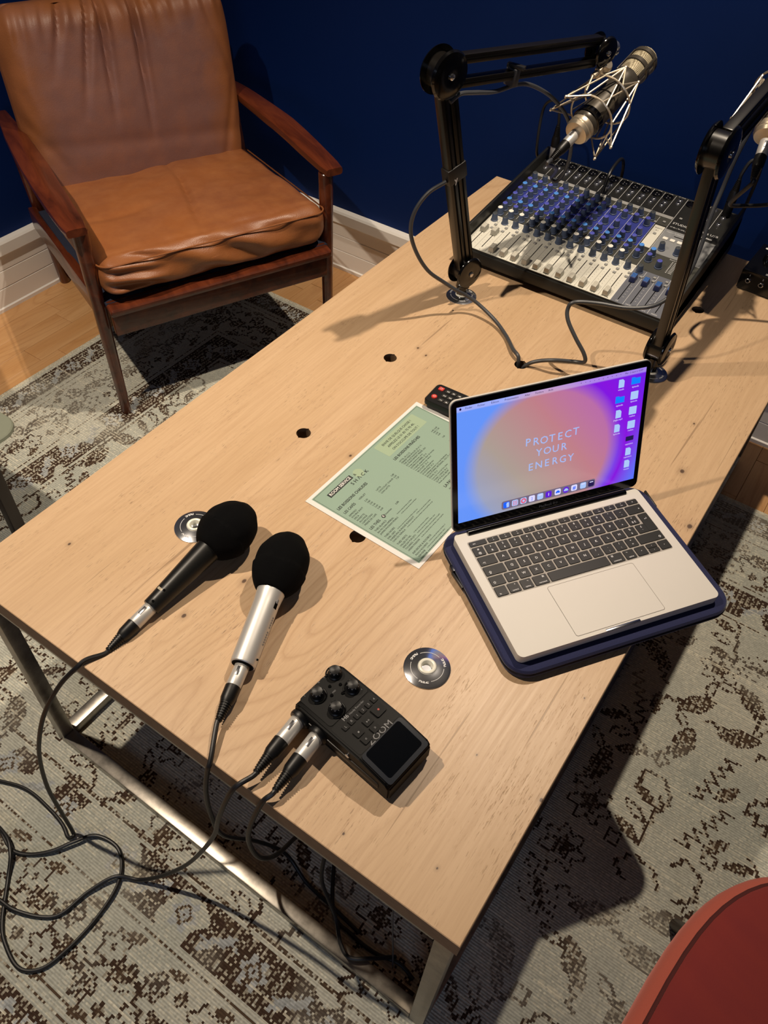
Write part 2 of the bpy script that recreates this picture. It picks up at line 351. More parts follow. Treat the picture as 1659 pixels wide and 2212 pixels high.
# ------------------------------------------------------------------ rug (hand-knotted, one face per knot)
def build_rug():
    x0, x1, y0, y1, q = -1.68, 0.95, -0.39, 1.365, 0.0035
    nx, ny = int((x1 - x0) / q), int((y1 - y0) / q)
    X = x0 + (np.arange(nx) + .5) * q; Y = y0 + (np.arange(ny) + .5) * q
    GX, GY = np.meshgrid(X, Y, indexing='ij')
    def vn(sc, oct=3, seed=0):      # cheap value noise
        out = np.zeros((nx, ny)); amp = 1
        r = np.random.default_rng(seed)
        for o in range(oct):
            g = r.random((int((x1 - x0) * sc) + 3, int((y1 - y0) * sc) + 3)); fx = (GX - x0) * sc; fy = (GY - y0) * sc
            ix = fx.astype(int); iy = fy.astype(int); tx = fx - ix; ty = fy - iy; tx = tx * tx * (3 - 2 * tx); ty = ty * ty * (3 - 2 * ty)
            out += amp * ((g[ix, iy] * (1 - tx) + g[ix + 1, iy] * tx) * (1 - ty) + (g[ix, iy + 1] * (1 - tx) + g[ix + 1, iy + 1] * tx) * ty)
            amp *= .5; sc *= 2
        return out / (2 - .5 ** (oct - 1))
    c = lambda *a: np.array(srgb(*a)[:3])
    GREY, SAGE, IVORY, BROWN, MID, PALE = c(200, 198, 184), c(172, 176, 166), c(232, 226, 204), c(70, 54, 44), c(86, 70, 56), c(172, 176, 176)
    tone = vn(4, 3, 1)[..., None]
    A = GREY * (1 - tone) + SAGE * tone
    KI, KJ = np.meshgrid(np.arange(nx), np.arange(ny), indexing='ij')
    def paint(mask, col, keep=1.0):
        m = mask & (rng.random(mask.shape) < keep); A[m] = col
    def open_weave(mask, k=.5):      # pale warp shows between the dark knots
        m = mask & ((KI % 3 == 0) | ((KJ % 2 == 0) & (KI % 3 == 1))) & (rng.random((nx, ny)) < .6); A[m] = A[m] * (1 - k) + IVORY * k
    dE = np.minimum(np.minimum(GX - x0, x1 - GX), np.minimum(GY - y0, y1 - GY))
    edge_w = vn(30, 2, 5)
    outer = (dE > .026) & (dE < .088); inner = (dE > .268) & (dE < .345)
    paint(outer, BROWN, .97); paint(inner & (vn(14, 2, 31) > .34), BROWN, .95)
    for d in (.100, .256, .357, .118): paint(np.abs(dE - d) < .0022, MID, .75)
    # local drawing windows
    def win(cx, cy, r):
        i0, i1 = max(0, int((cx - r - x0) / q)), min(nx, int((cx + r - x0) / q) + 1); j0, j1 = max(0, int((cy - r - y0) / q)), min(ny, int((cy + r - y0) / q) + 1)
        return slice(i0, i1), slice(j0, j1)
    def stamp(cx, cy, r, fn):
        w_ = win(cx, cy, r)
        if w_[0].stop <= w_[0].start or w_[1].stop <= w_[1].start: return
        dx = GX[w_] - cx; dy = GY[w_] - cy; m, col, keep = fn(dx, dy)
        m = m & (rng.random(m.shape) < keep); sub = A[w_]; sub[m] = col; A[w_] = sub
    def blossom(cx, cy, R, petals, fill, line, a0=0.0, heart=True):
        def body(dx, dy):
            th = np.arctan2(dy, dx) + a0; r = np.hypot(dx, dy); rr = R * (.82 + .18 * np.cos(petals * th)); return (r < rr), fill, .95
        def ring(dx, dy):
            th = np.arctan2(dy, dx) + a0; r = np.hypot(dx, dy); rr = R * (.82 + .18 * np.cos(petals * th)); return (np.abs(r - rr) < .0029), line, .92
        if fill is not None: stamp(cx, cy, R * 1.3, body)
        if line is not None: stamp(cx, cy, R * 1.3, ring)
        if heart: stamp(cx, cy, R, lambda dx, dy: (np.hypot(dx, dy) < R * .2, line if line is not None else BROWN, .8))
    def leaf(cx, cy, a, L, W_, line, fill=None, serr=0):
        ca, sa = math.cos(a), math.sin(a)
        def f(dx, dy, edge):
            u = (dx * ca + dy * sa) / L; v = (-dx * sa + dy * ca) / W_; prof = np.clip(1 - np.abs(u) ** 1.6, 0, 1)
            if serr: prof = prof * (1 + .35 * np.sign(np.sin(u * serr)))
            s_ = np.abs(v) - prof
            return ((np.abs(s_) < .0029 / W_) & (np.abs(u) < 1)) if edge else ((s_ < 0) & (np.abs(u) < 1))
        if fill is not None: stamp(cx, cy, L * 1.2, lambda dx, dy: (f(dx, dy, 0), fill, .85))
        stamp(cx, cy, L * 1.2, lambda dx, dy: (f(dx, dy, 1), line, .8))
    def zig(p0, p1, amp, n_, line):
        p0 = np.array(p0); p1 = np.array(p1); d = p1 - p0; L = np.hypot(*d); t_ = np.linspace(0, 1, int(L / q * 2.5)); nrm = np.array([-d[1], d[0]]) / L
        saw = 2 * np.abs((t_ * n_) % 1 - .5) - .5
        pts = p0 + np.outer(t_, d) + np.outer(saw * amp * 2, nrm)
        i = ((pts[:, 0] - x0) / q).astype(int); j = ((pts[:, 1] - y0) / q).astype(int); ok = (i > 0) & (i < nx - 1) & (j > 0) & (j < ny - 1)
        A[i[ok], j[ok]] = line; A[i[ok] + 1, j[ok]] = line * .9
    # points walking along a frame at distance d from the edge
    def along(d, step, off=0):
        xs0, xs1, ys0, ys1 = x0 + d, x1 - d, y0 + d, y1 - d; out = []; s_ = off
        segs = [((xs0, ys0), (xs1, ys0)), ((xs1, ys0), (xs1, ys1)), ((xs1, ys1), (xs0, ys1)), ((xs0, ys1), (xs0, ys0))]
        for (a, b) in segs:
            L = math.dist(a, b); n_ = max(1, int(L / step))
            for k in range(n_):
                t_ = (k + .5) / n_; out.append((a[0] + (b[0] - a[0]) * t_, a[1] + (b[1] - a[1]) * t_, math.atan2(b[1] - a[1], b[0] - a[0]), k))
        return out
    NX = lambda a: (math.cos(a), math.sin(a))
    # outer and inner brown guard bands: pale rosettes joined by small scrolls
    for d_, st_, R_ in ((.057, .058, .021), (.307, .070, .027)):
        for k, (cx, cy, a, i) in enumerate(along(d_, st_)):
            ca, sa = NX(a); nx_, ny_ = -sa, ca
            if i % 2:
                blossom(cx, cy, R_, 6, PALE, None, a, False); blossom(cx, cy, R_ * .5, 4, None, MID, a)
            else:
                for s_ in (-1, 1):
                    leaf(cx + s_ * .012 * ca + s_ * .010 * nx_, cy + s_ * .012 * sa + s_ * .010 * ny_, a + .9, R_ * .72, .0048, PALE, PALE)
                zig((cx - .026 * ca - .012 * nx_, cy - .026 * sa - .012 * ny_), (cx + .026 * ca + .012 * nx_, cy + .026 * sa + .012 * ny_), .005, 2.5, PALE * .9)
    # wide pale border: outlined rosettes, pairs of leaves and a wandering vine
    for k, (cx, cy, a, i) in enumerate(along(.178, .088)):
        ca, sa = NX(a); nx_, ny_ = -sa, ca; s_ = 1 if i % 2 else -1
        P_ = lambda u, v: (cx + u * ca + v * nx_, cy + u * sa + v * ny_)
        bx, by = P_(0, .032 * s_)
        blossom(bx, by, .027, 6, None, BROWN, rng.random() * 3)
        for qi in range(5):
            qa = qi * 1.2566 + .3; x_, y_ = P_(.0, -.030 * s_); blossom(x_ + .013 * math.cos(qa), y_ + .013 * math.sin(qa), .0085, 3, None, BROWN, qa, False)
        leaf(*P_(.036, .012 * s_), a + s_ * .7, .026, .0095, BROWN, MID); leaf(*P_(-.034, -.006 * s_), a - s_ * .6, .022, .0080, BROWN)
        for v0 in (-.060, .062): leaf(*P_(.02, v0), a + .2, .018, .0055, MID, MID)
        zig(P_(-.044, -.030 * s_), P_(.0, .010 * s_), .004, 2, BROWN); zig(P_(.0, .010 * s_), P_(.044, .030 * s_), .004, 2, BROWN)
        blossom(*P_(.044, -.040 * s_), .0095, 4, MID, BROWN, 0, False)
    K = 1.35; leafk = lambda x_, y_, a_, L_, W_, *r_: leaf(x_, y_, a_, L_ * K, W_ * K, *r_); blossk = lambda x_, y_, R_, *r_: blossom(x_, y_, R_ * K, *r_)
    # field: serrated leaves, hooked stems, rosettes
    r2 = np.random.default_rng(21); gx = x0 + .385; row_ = 0
    while gx < x1 - .35:
        gy = y0 + .385 + (.036 if row_ % 2 else 0); row_ += 1
        while gy < y1 - .36:
            cx, cy = gx + r2.uniform(-.014, .014), gy + r2.uniform(-.014, .014); a = r2.choice([.3, .9, 1.6, 2.4]) + r2.uniform(-.2, .2); kind = r2.integers(0, 6)
            ca, sa = NX(a); P_ = lambda u, v: (cx + K * (u * ca - v * sa), cy + K * (u * sa + v * ca))
            if kind == 0: leafk(cx, cy, a, .046, .017, BROWN, None, 26); leafk(cx, cy, a, .024, .004, BROWN, BROWN)
            elif kind == 1: blossk(cx, cy, .030, 7, None, BROWN, a); blossk(cx, cy, .014, 5, MID, BROWN, a)
            elif kind == 2:
                zig(P_(-.045, -.012), P_(.040, .014), .011, 5.5, BROWN); leafk(*P_(.0, -.024), a, .020, .007, BROWN, MID)
            elif kind == 3:
                for ql in (-.028, 0, .028): leafk(*P_(ql, .006), a + 1.2, .019, .0062, BROWN, MID if ql else None)
                zig(P_(-.04, -.014), P_(.04, -.014), .003, 3, BROWN)
            elif kind == 4:
                leafk(cx, cy, a, .030, .013, BROWN, MID, 0); leafk(*P_(.032, .02), a + .8, .018, .006, BROWN); zig(P_(0, 0), P_(-.045, .02), .006, 3, BROWN)
            else:
                pts = [P_(-.035, -.02), P_(-.01, -.024), P_(.012, -.004), P_(.006, .022), P_(-.016, .020)]
                for p_, q_ in zip(pts, pts[1:]): zig(p_, q_, .002, 2, BROWN)
                blossk(*P_(.034, .014), .011, 4, None, BROWN, a, False)
            gy += .092
        gx += .096
    # wear: dark knots open onto the pale warp, soft faded areas, ivory weft rows
    dark_ = A.sum(-1) < .5; open_weave(dark_, .38)
    fade = np.clip((vn(7, 3, 9) - .54) * 1.8, 0, .34)[..., None]
    A[:] = A * (1 - fade) + (GREY * .98) * fade
    thread = (KJ % 2 == 0) & (vn(22, 2, 12) > .42) & (A.sum(-1) > .45)
    m = thread & (rng.random((nx, ny)) < .62); A[m] = A[m] * .62 + IVORY * .38
    streak = (rng.random(ny) < .06)[None, :] & (vn(10, 2, 13) > .5) & (rng.random((nx, ny)) < .7); A[streak] = A[streak] * .45 + IVORY * .55
    A *= (.88 + .24 * rng.random((nx, ny)))[..., None]
    sel = dE < .014; A[sel] = (IVORY * .82) * (.75 + .4 * rng.random((nx, ny)))[sel][..., None]
    # mesh
    zt = FZ + .006
    gx_ = x0 + np.arange(nx + 1) * q; gy_ = y0 + np.arange(ny + 1) * q
    VX, VY = np.meshgrid(gx_, gy_, indexing='ij')
    VX = VX.copy(); VX[0, :] += np.interp(gy_, np.linspace(y0, y1, 60), rng.uniform(-.006, .006, 60)); VX[0] = np.minimum(VX[0], VX[1] - .001)
    VZ = zt + rng.uniform(-.0004, .0004, VX.shape); VZ[0, :] = FZ; VZ[-1, :] = FZ; VZ[:, 0] = FZ; VZ[:, -1] = FZ
    co = np.stack([VX, VY, VZ], -1).reshape(-1, 3)
    idx = np.arange((nx + 1) * (ny + 1)).reshape(nx + 1, ny + 1)
    F = np.stack([idx[:-1, :-1], idx[1:, :-1], idx[1:, 1:], idx[:-1, 1:]], -1).reshape(-1)
    me = bpy.data.meshes.new('rug'); nf = nx * ny
    me.vertices.add(len(co)); me.vertices.foreach_set('co', co.reshape(-1).astype(np.float32))
    me.loops.add(nf * 4); me.loops.foreach_set('vertex_index', F.astype(np.int32))
    me.polygons.add(nf); me.polygons.foreach_set('loop_start', np.arange(0, nf * 4, 4, dtype=np.int32))
    me.update(calc_edges=True)
    at = me.attributes.new('knot', 'FLOAT_COLOR', 'FACE')
    at.data.foreach_set('color', np.concatenate([A, np.ones((nx, ny, 1))], -1).reshape(-1).astype(np.float32))
    t = NT('knotted_wool'); a = t.n('ShaderNodeAttribute', attribute_name='knot'); v = t.obj()
    th = t.n('ShaderNodeTexWave', i_Scale=72.0, i_Distortion=0.6, i_Detail=1.0, bands_direction='Y'); t.l(v, th.inputs[0])
    g = t.noise(v, 900, 2); tc = t.math('ADD', 0.78, t.math('MULTIPLY', th.outputs[1], 0.3))
    cc = t.n('ShaderNodeCombineXYZ'); [t.l(tc, cc.inputs[i]) for i in range(3)]
    t.l(t.mix(1.0, a.outputs[0], cc.outputs[0], 'MULTIPLY'), t.b.inputs['Base Color'])
    t.b.inputs['Roughness'].default_value = .95; t.b.inputs['Specular IOR Level'].default_value = .1; t.bump(t.math('ADD', g, th.outputs[1]), .4, .0012)
    me.materials.append(t.m)
    return P('rug', me, label='worn grey-green and brown knotted floral rug under the oak table', cat='rug')
build_rug()
RUG = FZ + .0065

# ------------------------------------------------------------------ table
TW, TL, TH = 0.8055, 1.5201, 0.034
tb = thing('coffee_table', 'long pale oak table with drilled cable holes and raw steel frame', 'table', (-TW / 2, TL / 2, FZ))
def T(p): return (p[0] + TW / 2, p[1] - TL / 2, p[2] - FZ)
seams = [-TW, -TW * .75, -TW * .5, -TW * .25, 0]
k6 = TL / 6
holes = {1: [k6 * i for i in (1, 2, 3, 4, 5)], 2: [TL * .25, TL * .585], 3: [k6 * i for i in (1, 2, 3, 4, 5)]}
for i in range(4):
    xa, xb = seams[i], seams[i + 1]; r = .0130; poly = [(xa, 0), (xb, 0)]
    for y in holes.get(i + 1, []):
        poly += [(xb + r * math.cos(a), y + r * math.sin(a)) for a in np.linspace(-PI / 2, -1.5 * PI, 15)]
    poly += [(xb, TL), (xa, TL)]
    for y in sorted(holes.get(i, []), reverse=True):
        poly += [(xa + r * math.cos(a), y + r * math.sin(a)) for a in np.linspace(PI / 2, -PI / 2, 15)]
    b = MB(); b.prism([T((x, y, 0))[:2] for x, y in poly], -FZ - TH, -FZ, inset=0)
    on_seam = lambda e: all(abs(v.co.x - TW / 2 - xa) < 1e-5 for v in e.verts) and i > 0 or all(abs(v.co.x - TW / 2 - xb) < 1e-5 for v in e.verts) and i < 3
    es = [e for e in b.bm.edges if e.verts[0].co.z > -FZ - 1e-4 and e.verts[1].co.z > -FZ - 1e-4 and not on_seam(e)]
    bmesh.ops.bevel(b.bm, geom=es, offset=.0009, segments=1, affect='EDGES')
    for f in b.bm.faces:
        if abs(f.normal.z) < .3: f.material_index = 1
    P('board', b.mesh('board', ['oak', 'oak_end'], 30), None, tb)
g = .023; xi0, xi1, yi0, yi1 = -TW + .006, -.006, .004, TL - .006; zb = RUG - FZ; zt_ = -FZ - TH
def tubebox(name, a, b_): 
    c = [(a[i] + b_[i]) / 2 for i in range(3)]; d = [abs(a[i] - b_[i]) for i in range(3)]
    P(name, MB().box(T((c[0], c[1], c[2] + FZ)), d, bevel=.002), 'steel', tb)
for xa in (xi0, xi1 - g):
    for ya in (yi0, yi1 - g): tubebox('leg', (xa, ya, zb), (xa + g, ya + g, zt_))
for ya in (yi0, yi1 - g):
    tubebox('bottom_rail', (xi0 + g, ya, zb), (xi1 - g, ya + g, zb + g)); tubebox('top_rail', (xi0 + g, ya, zt_ - g), (xi1 - g, ya + g, zt_))
for xa in (xi0, xi1 - g):
    tubebox('bottom_rail', (xa, yi0 + g, zb), (xa + g, yi1 - g, zb + g)); tubebox('top_rail', (xa, yi0 + g, zt_ - g), (xa + g, yi1 - g, zt_))

# ------------------------------------------------------------------ desk grommets
def grommet(x, y, rz, label, empty=True):
    t = thing('cable_grommet', label, 'grommet', (x, y, 0), (0, 0, rz), group='chromed boom arm grommets in the table')
    P('flange', MB().lathe((0, 0, 0), (0, 0, 1), [(0, .0305), (.0012, .0305), (.0022, .028), (.0048, .0145), (.0052, .0125), (.0020, .0105)], 48, capb=False), 'chrome', t)
    P('sleeve', MB().lathe((0, 0, -.03), (0, 0, 1), [(.018, .0001), (.0182, .0062), (.034, .0066), (.0366, .0080), (.0372, .0096), (.0366, .0112), (.0335, .0122)], 32, capa=False, capb=False), 'white_plastic', t)
    b = flatMB()
    for k in range(3):
        a = -PI / 2 + k * 2 * PI / 3
        for j, ch in enumerate('RØDE'):
            aa = a + (j - 1.5) * .135 ; r = .0222
            Mx = Matrix.Rotation(aa, 4, 'Z') @ Matrix.Translation((r, 0, .0036)) @ Matrix.Rotation(PI / 2, 4, 'Z') @ Matrix.Rotation(-.16, 4, 'X')
            b.text(ch, .0068, align='CENTER', Mx=Mx, bold=.02)
        arc = [a + .42 + .05 * q for q in range(26)]
        for a0, a1 in zip(arc, arc[1:]):
            b.poly([((.0212 + o) * math.cos(aa), (.0212 + o) * math.sin(aa), .0038) for aa, o in ((a0, 0), (a1, 0), (a1, .0006), (a0, .0006))])
    P('lettering', b, 'print_white', t)
    return t
gx3, gx1 = -TW * .25, -TW * .75
grommet(gx3, k6, .381, 'chrome cable grommet lettered around a white centre, in the open between recorder and laptop')
grommet(gx1, k6, -2.0, 'chrome cable grommet partly hidden by the black microphone\'s foam windscreen')
grommet(gx1, k6 * 4, .6, 'chrome grommet carrying the boom arm on the armchair side')
grommet(gx3, k6 * 4, 1.4, 'chrome grommet carrying the boom arm behind the laptop screen')

# ------------------------------------------------------------------ boom arms
def boom_arm(base, elbow, end, label, strap_at=None, tags=True):
    base, elbow, end = map(Vector, (base, elbow, end))
    t = thing('microphone_boom', label, 'boom arm', base, group='black desk mounted boom arms')
    L = lambda p: Vector(p) - base
    piv = base + Vector((0, 0, .055)); n = (elbow - piv).cross(end - elbow).normalized()
    if n.x < 0: n = -n
    b = MB(); b.cyl(L(base) + Vector((0, 0, .002)), L(base) + Vector((0, 0, .026)), .0085, .0085, 20); b.cyl(L(base) + Vector((0, 0, .02)), L(base) + Vector((0, 0, .032)), .014, .012, 20)
    R = frame_to(n); b.box(L(piv) - Vector((0, 0, .016)), (.018, .034, .018), R, .003)
    P('post', b, 'gloss_black', t)
    def discs(c, r, nm):
        for s in (-1, 1):
            q = L(c) + n * (.0125 * s); d = MB().lathe(q, n * s, [(0, r), (.0012, r), (.0045, r * .93), (.0062, r * .7), (.0068, .3 * r), (.0062, 0.006), (.0062, 0.0001)], 40, capb=False)
            o = P('pivot_disc', d, 'gloss_black', t)
            P('bolt', MB().lathe(q, n * s, [(.0055, .0048), (.0085, .0048), (.0095, .003)], 16), 'chrome', o)
        P('hub', MB().cyl(L(c) - n * .013, L(c) + n * .013, r * .72, r * .72, 28), 'tube_black', t)
    discs(piv, .031, 'lower'); discs(elbow, .036, 'elbow')
    def bars(a, c, gap, w_, h_, cut0, cut1):
        d = (c - a).normalized(); side = n.cross(d).normalized()
        for s in (-1, 1):
            p0 = a + d * cut0 + side * gap * s; p1 = c - d * cut1 + side * gap * s
            R_ = Matrix((side, n, d)).transposed()
            P('arm_bar', MB().box(L((p0 + p1) / 2), (w_, h_, (p1 - p0).length), R_, .0025), 'tube_black', t)
            P('spring_groove', MB().box(L((p0 + p1) / 2) + n * (h_ / 2), (w_ * .18, .0012, (p1 - p0).length * .96), R_), 'hole_dark', t)
    bars(piv, elbow, .0095, .0165, .017, .012, .014)
    bars(elbow, end, .0175, .0145, .0165, .014, .012)
    # end joint
    for s in (-1, 1):
        q = L(end) + n * (.012 * s)
        o = P('pivot_disc', MB().lathe(q, n * s, [(0, .026), (.001, .026), (.004, .024), (.0055, .017), (.006, .004), (.006, .0001)], 32, capb=False), 'gloss_black', t)
        P('bolt', MB().lathe(q, n * s, [(.005, .0044), (.0078, .0044), (.0085, .003)], 16), 'chrome', o)
    P('end_block', MB().box(L(end), (.024, .03, .03), frame_to(n), .004), 'gloss_black', t)
    fwd = (end - elbow).normalized(); hd = (fwd + Vector((0, 0, -.5))).normalized()
    b = MB(); b.cyl(L(end) + fwd * .008, L(end) + fwd * .034, .0075); b.lathe(L(end) + fwd * .026, fwd, [(0, .0105), (.004, .0125), (.012, .0125), (.016, .0095)], 20)
    P('thread_knob', b, 'chrome', t)
    if strap_at is not None:
        d = (end - elbow); side = n.cross(d.normalized()).normalized(); side = side if side.z < 0 else -side
        c = elbow + d * strap_at + side * .0175; R_ = Matrix((side, n, d.normalized())).transposed()
        o = P('cable_strap', MB().box(L(c) + side * .004, (.028, .022, .014), R_, .003), 'cable_grey', t)
        P('strap_tail', MB().box(L(c) - side * .013 + n * .004, (.006, .03, .011), R_ @ Matrix.Rotation(.5, 3, 'X'), .001), 'cable', o)
        d2 = elbow - piv; s2 = n.cross(d2.normalized()).normalized(); R2 = Matrix((s2, n, d2.normalized())).transposed()
        P('cable_strap', MB().box(L(piv + d2 * .56), (.041, .021, .03), R2, .003), 'cable', t)
        bt = flatMB(); Mt = Matrix.Translation(L(piv + d2 * .54) + n * .0109 + s2 * .006) @ Matrix((-s2, d2.normalized(), n)).transposed().to_4x4()
        bt.text('y', .016, Mx=Mt, align='CENTER', bold=.02); P('lettering', bt, 'print_white', t)
    return n
A1b, A1e, A1t = (gx1, k6 * 4, .004), (-.624, .898, .442), (-.517, 1.258, .408)
A2b, A2e, A2t = (gx3, k6 * 4, .004), (-.208, .961, .420), (-.186, 1.318, .488)
boom_arm(A1b, A1e, A1t, 'black jointed boom arm on the armchair side holding the microphone over the mixer', .42)
boom_arm(A2b, A2e, A2t, 'black jointed boom arm behind the laptop, cut off by the right edge', None)

# ------------------------------------------------------------------ studio microphones in shock mounts
def studio_mic(p0, p1, clamp, label, mlabel):
    p0, p1, clamp = Vector(p0), Vector(p1), Vector(clamp); ax = (p1 - p0).normalized(); Lm = (p1 - p0).length
    t = thing('studio_microphone', label, 'microphone', p0, group='studio microphones on the boom arms')
    O = (0, 0, 0)
    P('body', MB().lathe(O, ax, [(.050, .0215), (.054, .0248), (.062, .0255), (.170, .0255), (.176, .0262), (.188, .0262), (.190, .0250)], 40), 'mic_body', t)
    P('grille', MB().lathe(O, ax, [(.188, .0240), (.246, .0240), (.2475, .0235), (.256, .0215), (.259, .016), (.260, .0)], 40, capb=False), 'mesh_grille', t)
    for q in (.214, .240): P('grille_band', MB().lathe(O, ax, [(q, .0243), (q + .001, .0262), (q + .009, .0262), (q + .010, .0243)], 40, False, False), 'mic_body', t)
    u, v, a = basis(ax)
    for i in range(3):
        aa = i * 2.094 + .3; d = u * math.cos(aa) + v * math.sin(aa)
        P('guard_rib', MB().box(d * .0262 + a * .219, (.0018, .005, .058), Matrix((d, a.cross(d), a)).transposed(), .0006), 'mic_body', t)
    P('base_collar', MB().lathe(O, ax, [(.028, .012), (.030, .0215), (.036, .0240), (.040, .0222), (.043, .0240), (.050, .0240), (.052, .0215)], 40), 'nickel', t)
    # cage
    c = thing('shock_mount', mlabel, 'shock mount', p0, group='wire shock mounts around the microphones')
    for q, r in ((.078, .043), (.128, .047)):
        P('wire_ring', MB().tube([a * q + (u * math.cos(i * PI / 18) + v * math.sin(i * PI / 18)) * r for i in range(36)], .0019, 8, True), 'nickel', c)
    def at(q, r, ang): return a * q + (u * math.cos(ang) + v * math.sin(ang)) * r
    for i in range(4):
        a0 = i * PI / 2 + .25; tip = at(.045 if i % 2 else .165, .062 if i % 2 else .045, a0); tip2 = at(.165 if i % 2 else .045, .045 if i % 2 else .066, a0 + PI / 4)
        for T_ in (tip, tip2):
            aa = a0 if T_ is tip else a0 + PI / 4
            b = MB()
            for s in (-.42, .42): b.tube([T_, at(.128, .047, aa + s)], .0016, 6); b.tube([T_, at(.078, .043, aa + s * 1.2)], .0016, 6)
            b.lathe(T_ - a * .003, a, [(0, .0016), (.002, .0028), (.004, .0028), (.006, .0016)], 8)
            P('wire_spike', b, 'nickel', c)
    P('suspension_band', MB().lathe(O, ax, [(.060, .0256), (.061, .0272), (.074, .0272), (.075, .0256)], 32, False, False), 'gloss_black', c)
    cl = clamp - p0; near = a * .108; d = (cl - near); nn = d - a * d.dot(a); hook = near + nn.normalized() * .047
    b = MB(); b.tube([hook - a * .025, hook + nn.normalized() * .012, hook + a * .028], .0022, 8); b.tube([hook + nn.normalized() * .010, cl], .005, 10)
    P('mount_arm', b, 'nickel', c)
    b = MB(); m_ = hook.lerp(cl, .62); b.lathe(m_ - u * .012, u, [(0, .008), (.003, .0115), (.019, .0115), (.024, .008)], 20); b.box(m_ + a * -.016, (.012, .02, .012), frame_to(ax), .002)
    P('swivel', b, 'nickel', c)
    return p0, ax
def mic_mats():
    t = NT('mic_body'); v = t.obj(); t.l(t.mix(t.noise(v, 200), srgb(70, 66, 58), srgb(84, 78, 70)), t.b.inputs['Base Color'])
    t.b.inputs['Metallic'].default_value = .4; t.b.inputs['Roughness'].default_value = .32; M['mic_body'] = t.m
    t = NT('mesh_grille'); v = t.obj(); ch = t.n('ShaderNodeTexChecker', i_Scale=560.0); t.l(t.mapped(v, (1, 1, 1), (0, 0, 0), (.6, .5, .8)), ch.inputs['Vector'])
    t.l(t.mix(ch.outputs[1], srgb(110, 96, 72), srgb(232, 220, 186)), t.b.inputs['Base Color']); t.b.inputs['Metallic'].default_value = .4; t.b.inputs['Roughness'].default_value = .35
    M['mesh_grille'] = t.m
mic_mats()
m1p = Vector((-.503, 1.148, .285)); m1q = Vector((-.470, 1.404, .380))
studio_mic(m1p, m1q, Vector(A1t) + Vector((.012, .025, -.016)), 'grey studio microphone with a silver mesh head tilted over the mixer', 'bare wire shock mount around the microphone over the mixer')
m2p = Vector((-.1945, 1.246, .324)); m2q = Vector((-.236, 1.462, .449))
studio_mic(m2p, m2q, Vector(A2t) + Vector((.012, .03, -.016)), 'studio microphone half cut off by the right edge of the picture', 'wire shock mount cut off by the right edge of the picture')

# ------------------------------------------------------------------ XLR plugs and cables
def plug(p0, direction, label, latch=True, shell='silver', parent=None, ring=False, tail_r=.0042):
    """p0: open (metal) end, direction: towards the cable"""
    d = Vector(direction).normalized()
    t = thing('cable_plug', label, 'plug', p0, group='cable plugs')
    P('metal_shell', MB().lathe((0, 0, 0), d, [(0, .0088), (.001, .0095), (.030, .0095), (.031, .0090)], 28), shell, t)
    P('grip', MB().lathe((0, 0, 0), d, [(.030, .0092), (.031, .0100), (.048, .0094), (.053, .0078)], 24), 'black_plastic', t)
    prof = [(.052, .0076)]
    for i in range(7):
        r0 = .0076 - i * .00042; prof += [(.053 + i * .0030, r0), (.0546 + i * .0030, r0), (.0548 + i * .0030, r0 - .0012), (.0558 + i * .0030, r0 - .0012)]
    prof += [(.075, .0046), (.077, .0038)]
    P('strain_relief', MB().lathe((0, 0, 0), d, prof, 20), 'black_plastic', t)
    if latch: 
        up = Vector((0, 0, 1)) - d * d.z; up.normalize()
        P('release_tab', MB().box(d * .012 + up * .0094, (.0045, .012, .0018), Matrix((d.cross(up), d, up)).transposed(), .0006), 'chrome', t)
    return t
def cable(name, pts, r, label, mat='cable', group='audio cables'):
    o = P(name, MB().tube(smooth(pts, 7), r, 10), mat, label=label, cat='cable', group=group); return o

# handheld microphones -------------------------------------------------------
def foam(t, c, ax, Ra, Rb, dent=0.0):
    """windscreen lying on the table"""
    u, v, a = basis(ax); b = MB(); bmesh.ops.create_icosphere(b.bm, subdivisions=5, radius=1)
    for vt in b.bm.verts:
        p = vt.co.copy(); n_ = noise.noise(p * 2.2) * .035 + noise.noise(p * 60) * .006
        L_ = Ra * (1 + (.10 if p.z < 0 else 0)); q = p * (1 + n_); rr = Rb * (1 - .16 * max(0, p.z) ** 2 + .05 * (1 if p.z < -.2 else 0))
        zz = max(-.86, q.z)
        vt.co = Vector(c) + a * (zz * L_) + (u * q.x + v * q.y) * rr
    return P('foam_windscreen', b, 'foam', t)
# black vocal microphone
bt, bh = Vector((-.5430, .1220, .0165)), Vector((-.5370, .2560, .0385))
bax = (bh - bt).normalized(); bt2 = bt - bax * .004
t = thing('handheld_microphone', 'black handheld microphone with foam windscreen, left of the silver one', 'microphone', bt, group='handheld microphones on the table')
P('handle', MB().lathe((0, 0, 0), bax, [(-.014, .0118), (-.013, .0124), (.0, .0128), (.095, .0186), (.102, .0192), (.103, .0182), (.1045, .0182), (.1055, .0196), (.118, .0205), (.122, .019)], 36), 'mic_handle', t) if False else None
M['mic_handle'] = plain('mic_handle', srgb(26, 26, 25), 0.36, 0.2, spec=.4, vary=.08)
P('handle', MB().lathe((0, 0, 0), bax, [(-.014, .0118), (-.013, .0124), (.0, .0128), (.090, .0180), (.098, .0186), (.099, .0176), (.1005, .0176), (.1015, .0190), (.112, .0200), (.118, .019)], 36), 'mic_handle', t)
foam(t, bax * .137, bax, .0450, .0375)
u, v, a = basis(bax); upv = (Vector((0, 0, 1)) - bax * bax.z).normalized(); sd = bax.cross(upv)
for q, s in ((.012, .3), (-.008, .25)): P('screw_hole', MB().cyl(bax * q + (upv + sd * s).normalized() * .0124, bax * q + (upv + sd * s).normalized() * (.0134 + q * .03), .0018, .0018, 12), 'hole_dark', t)
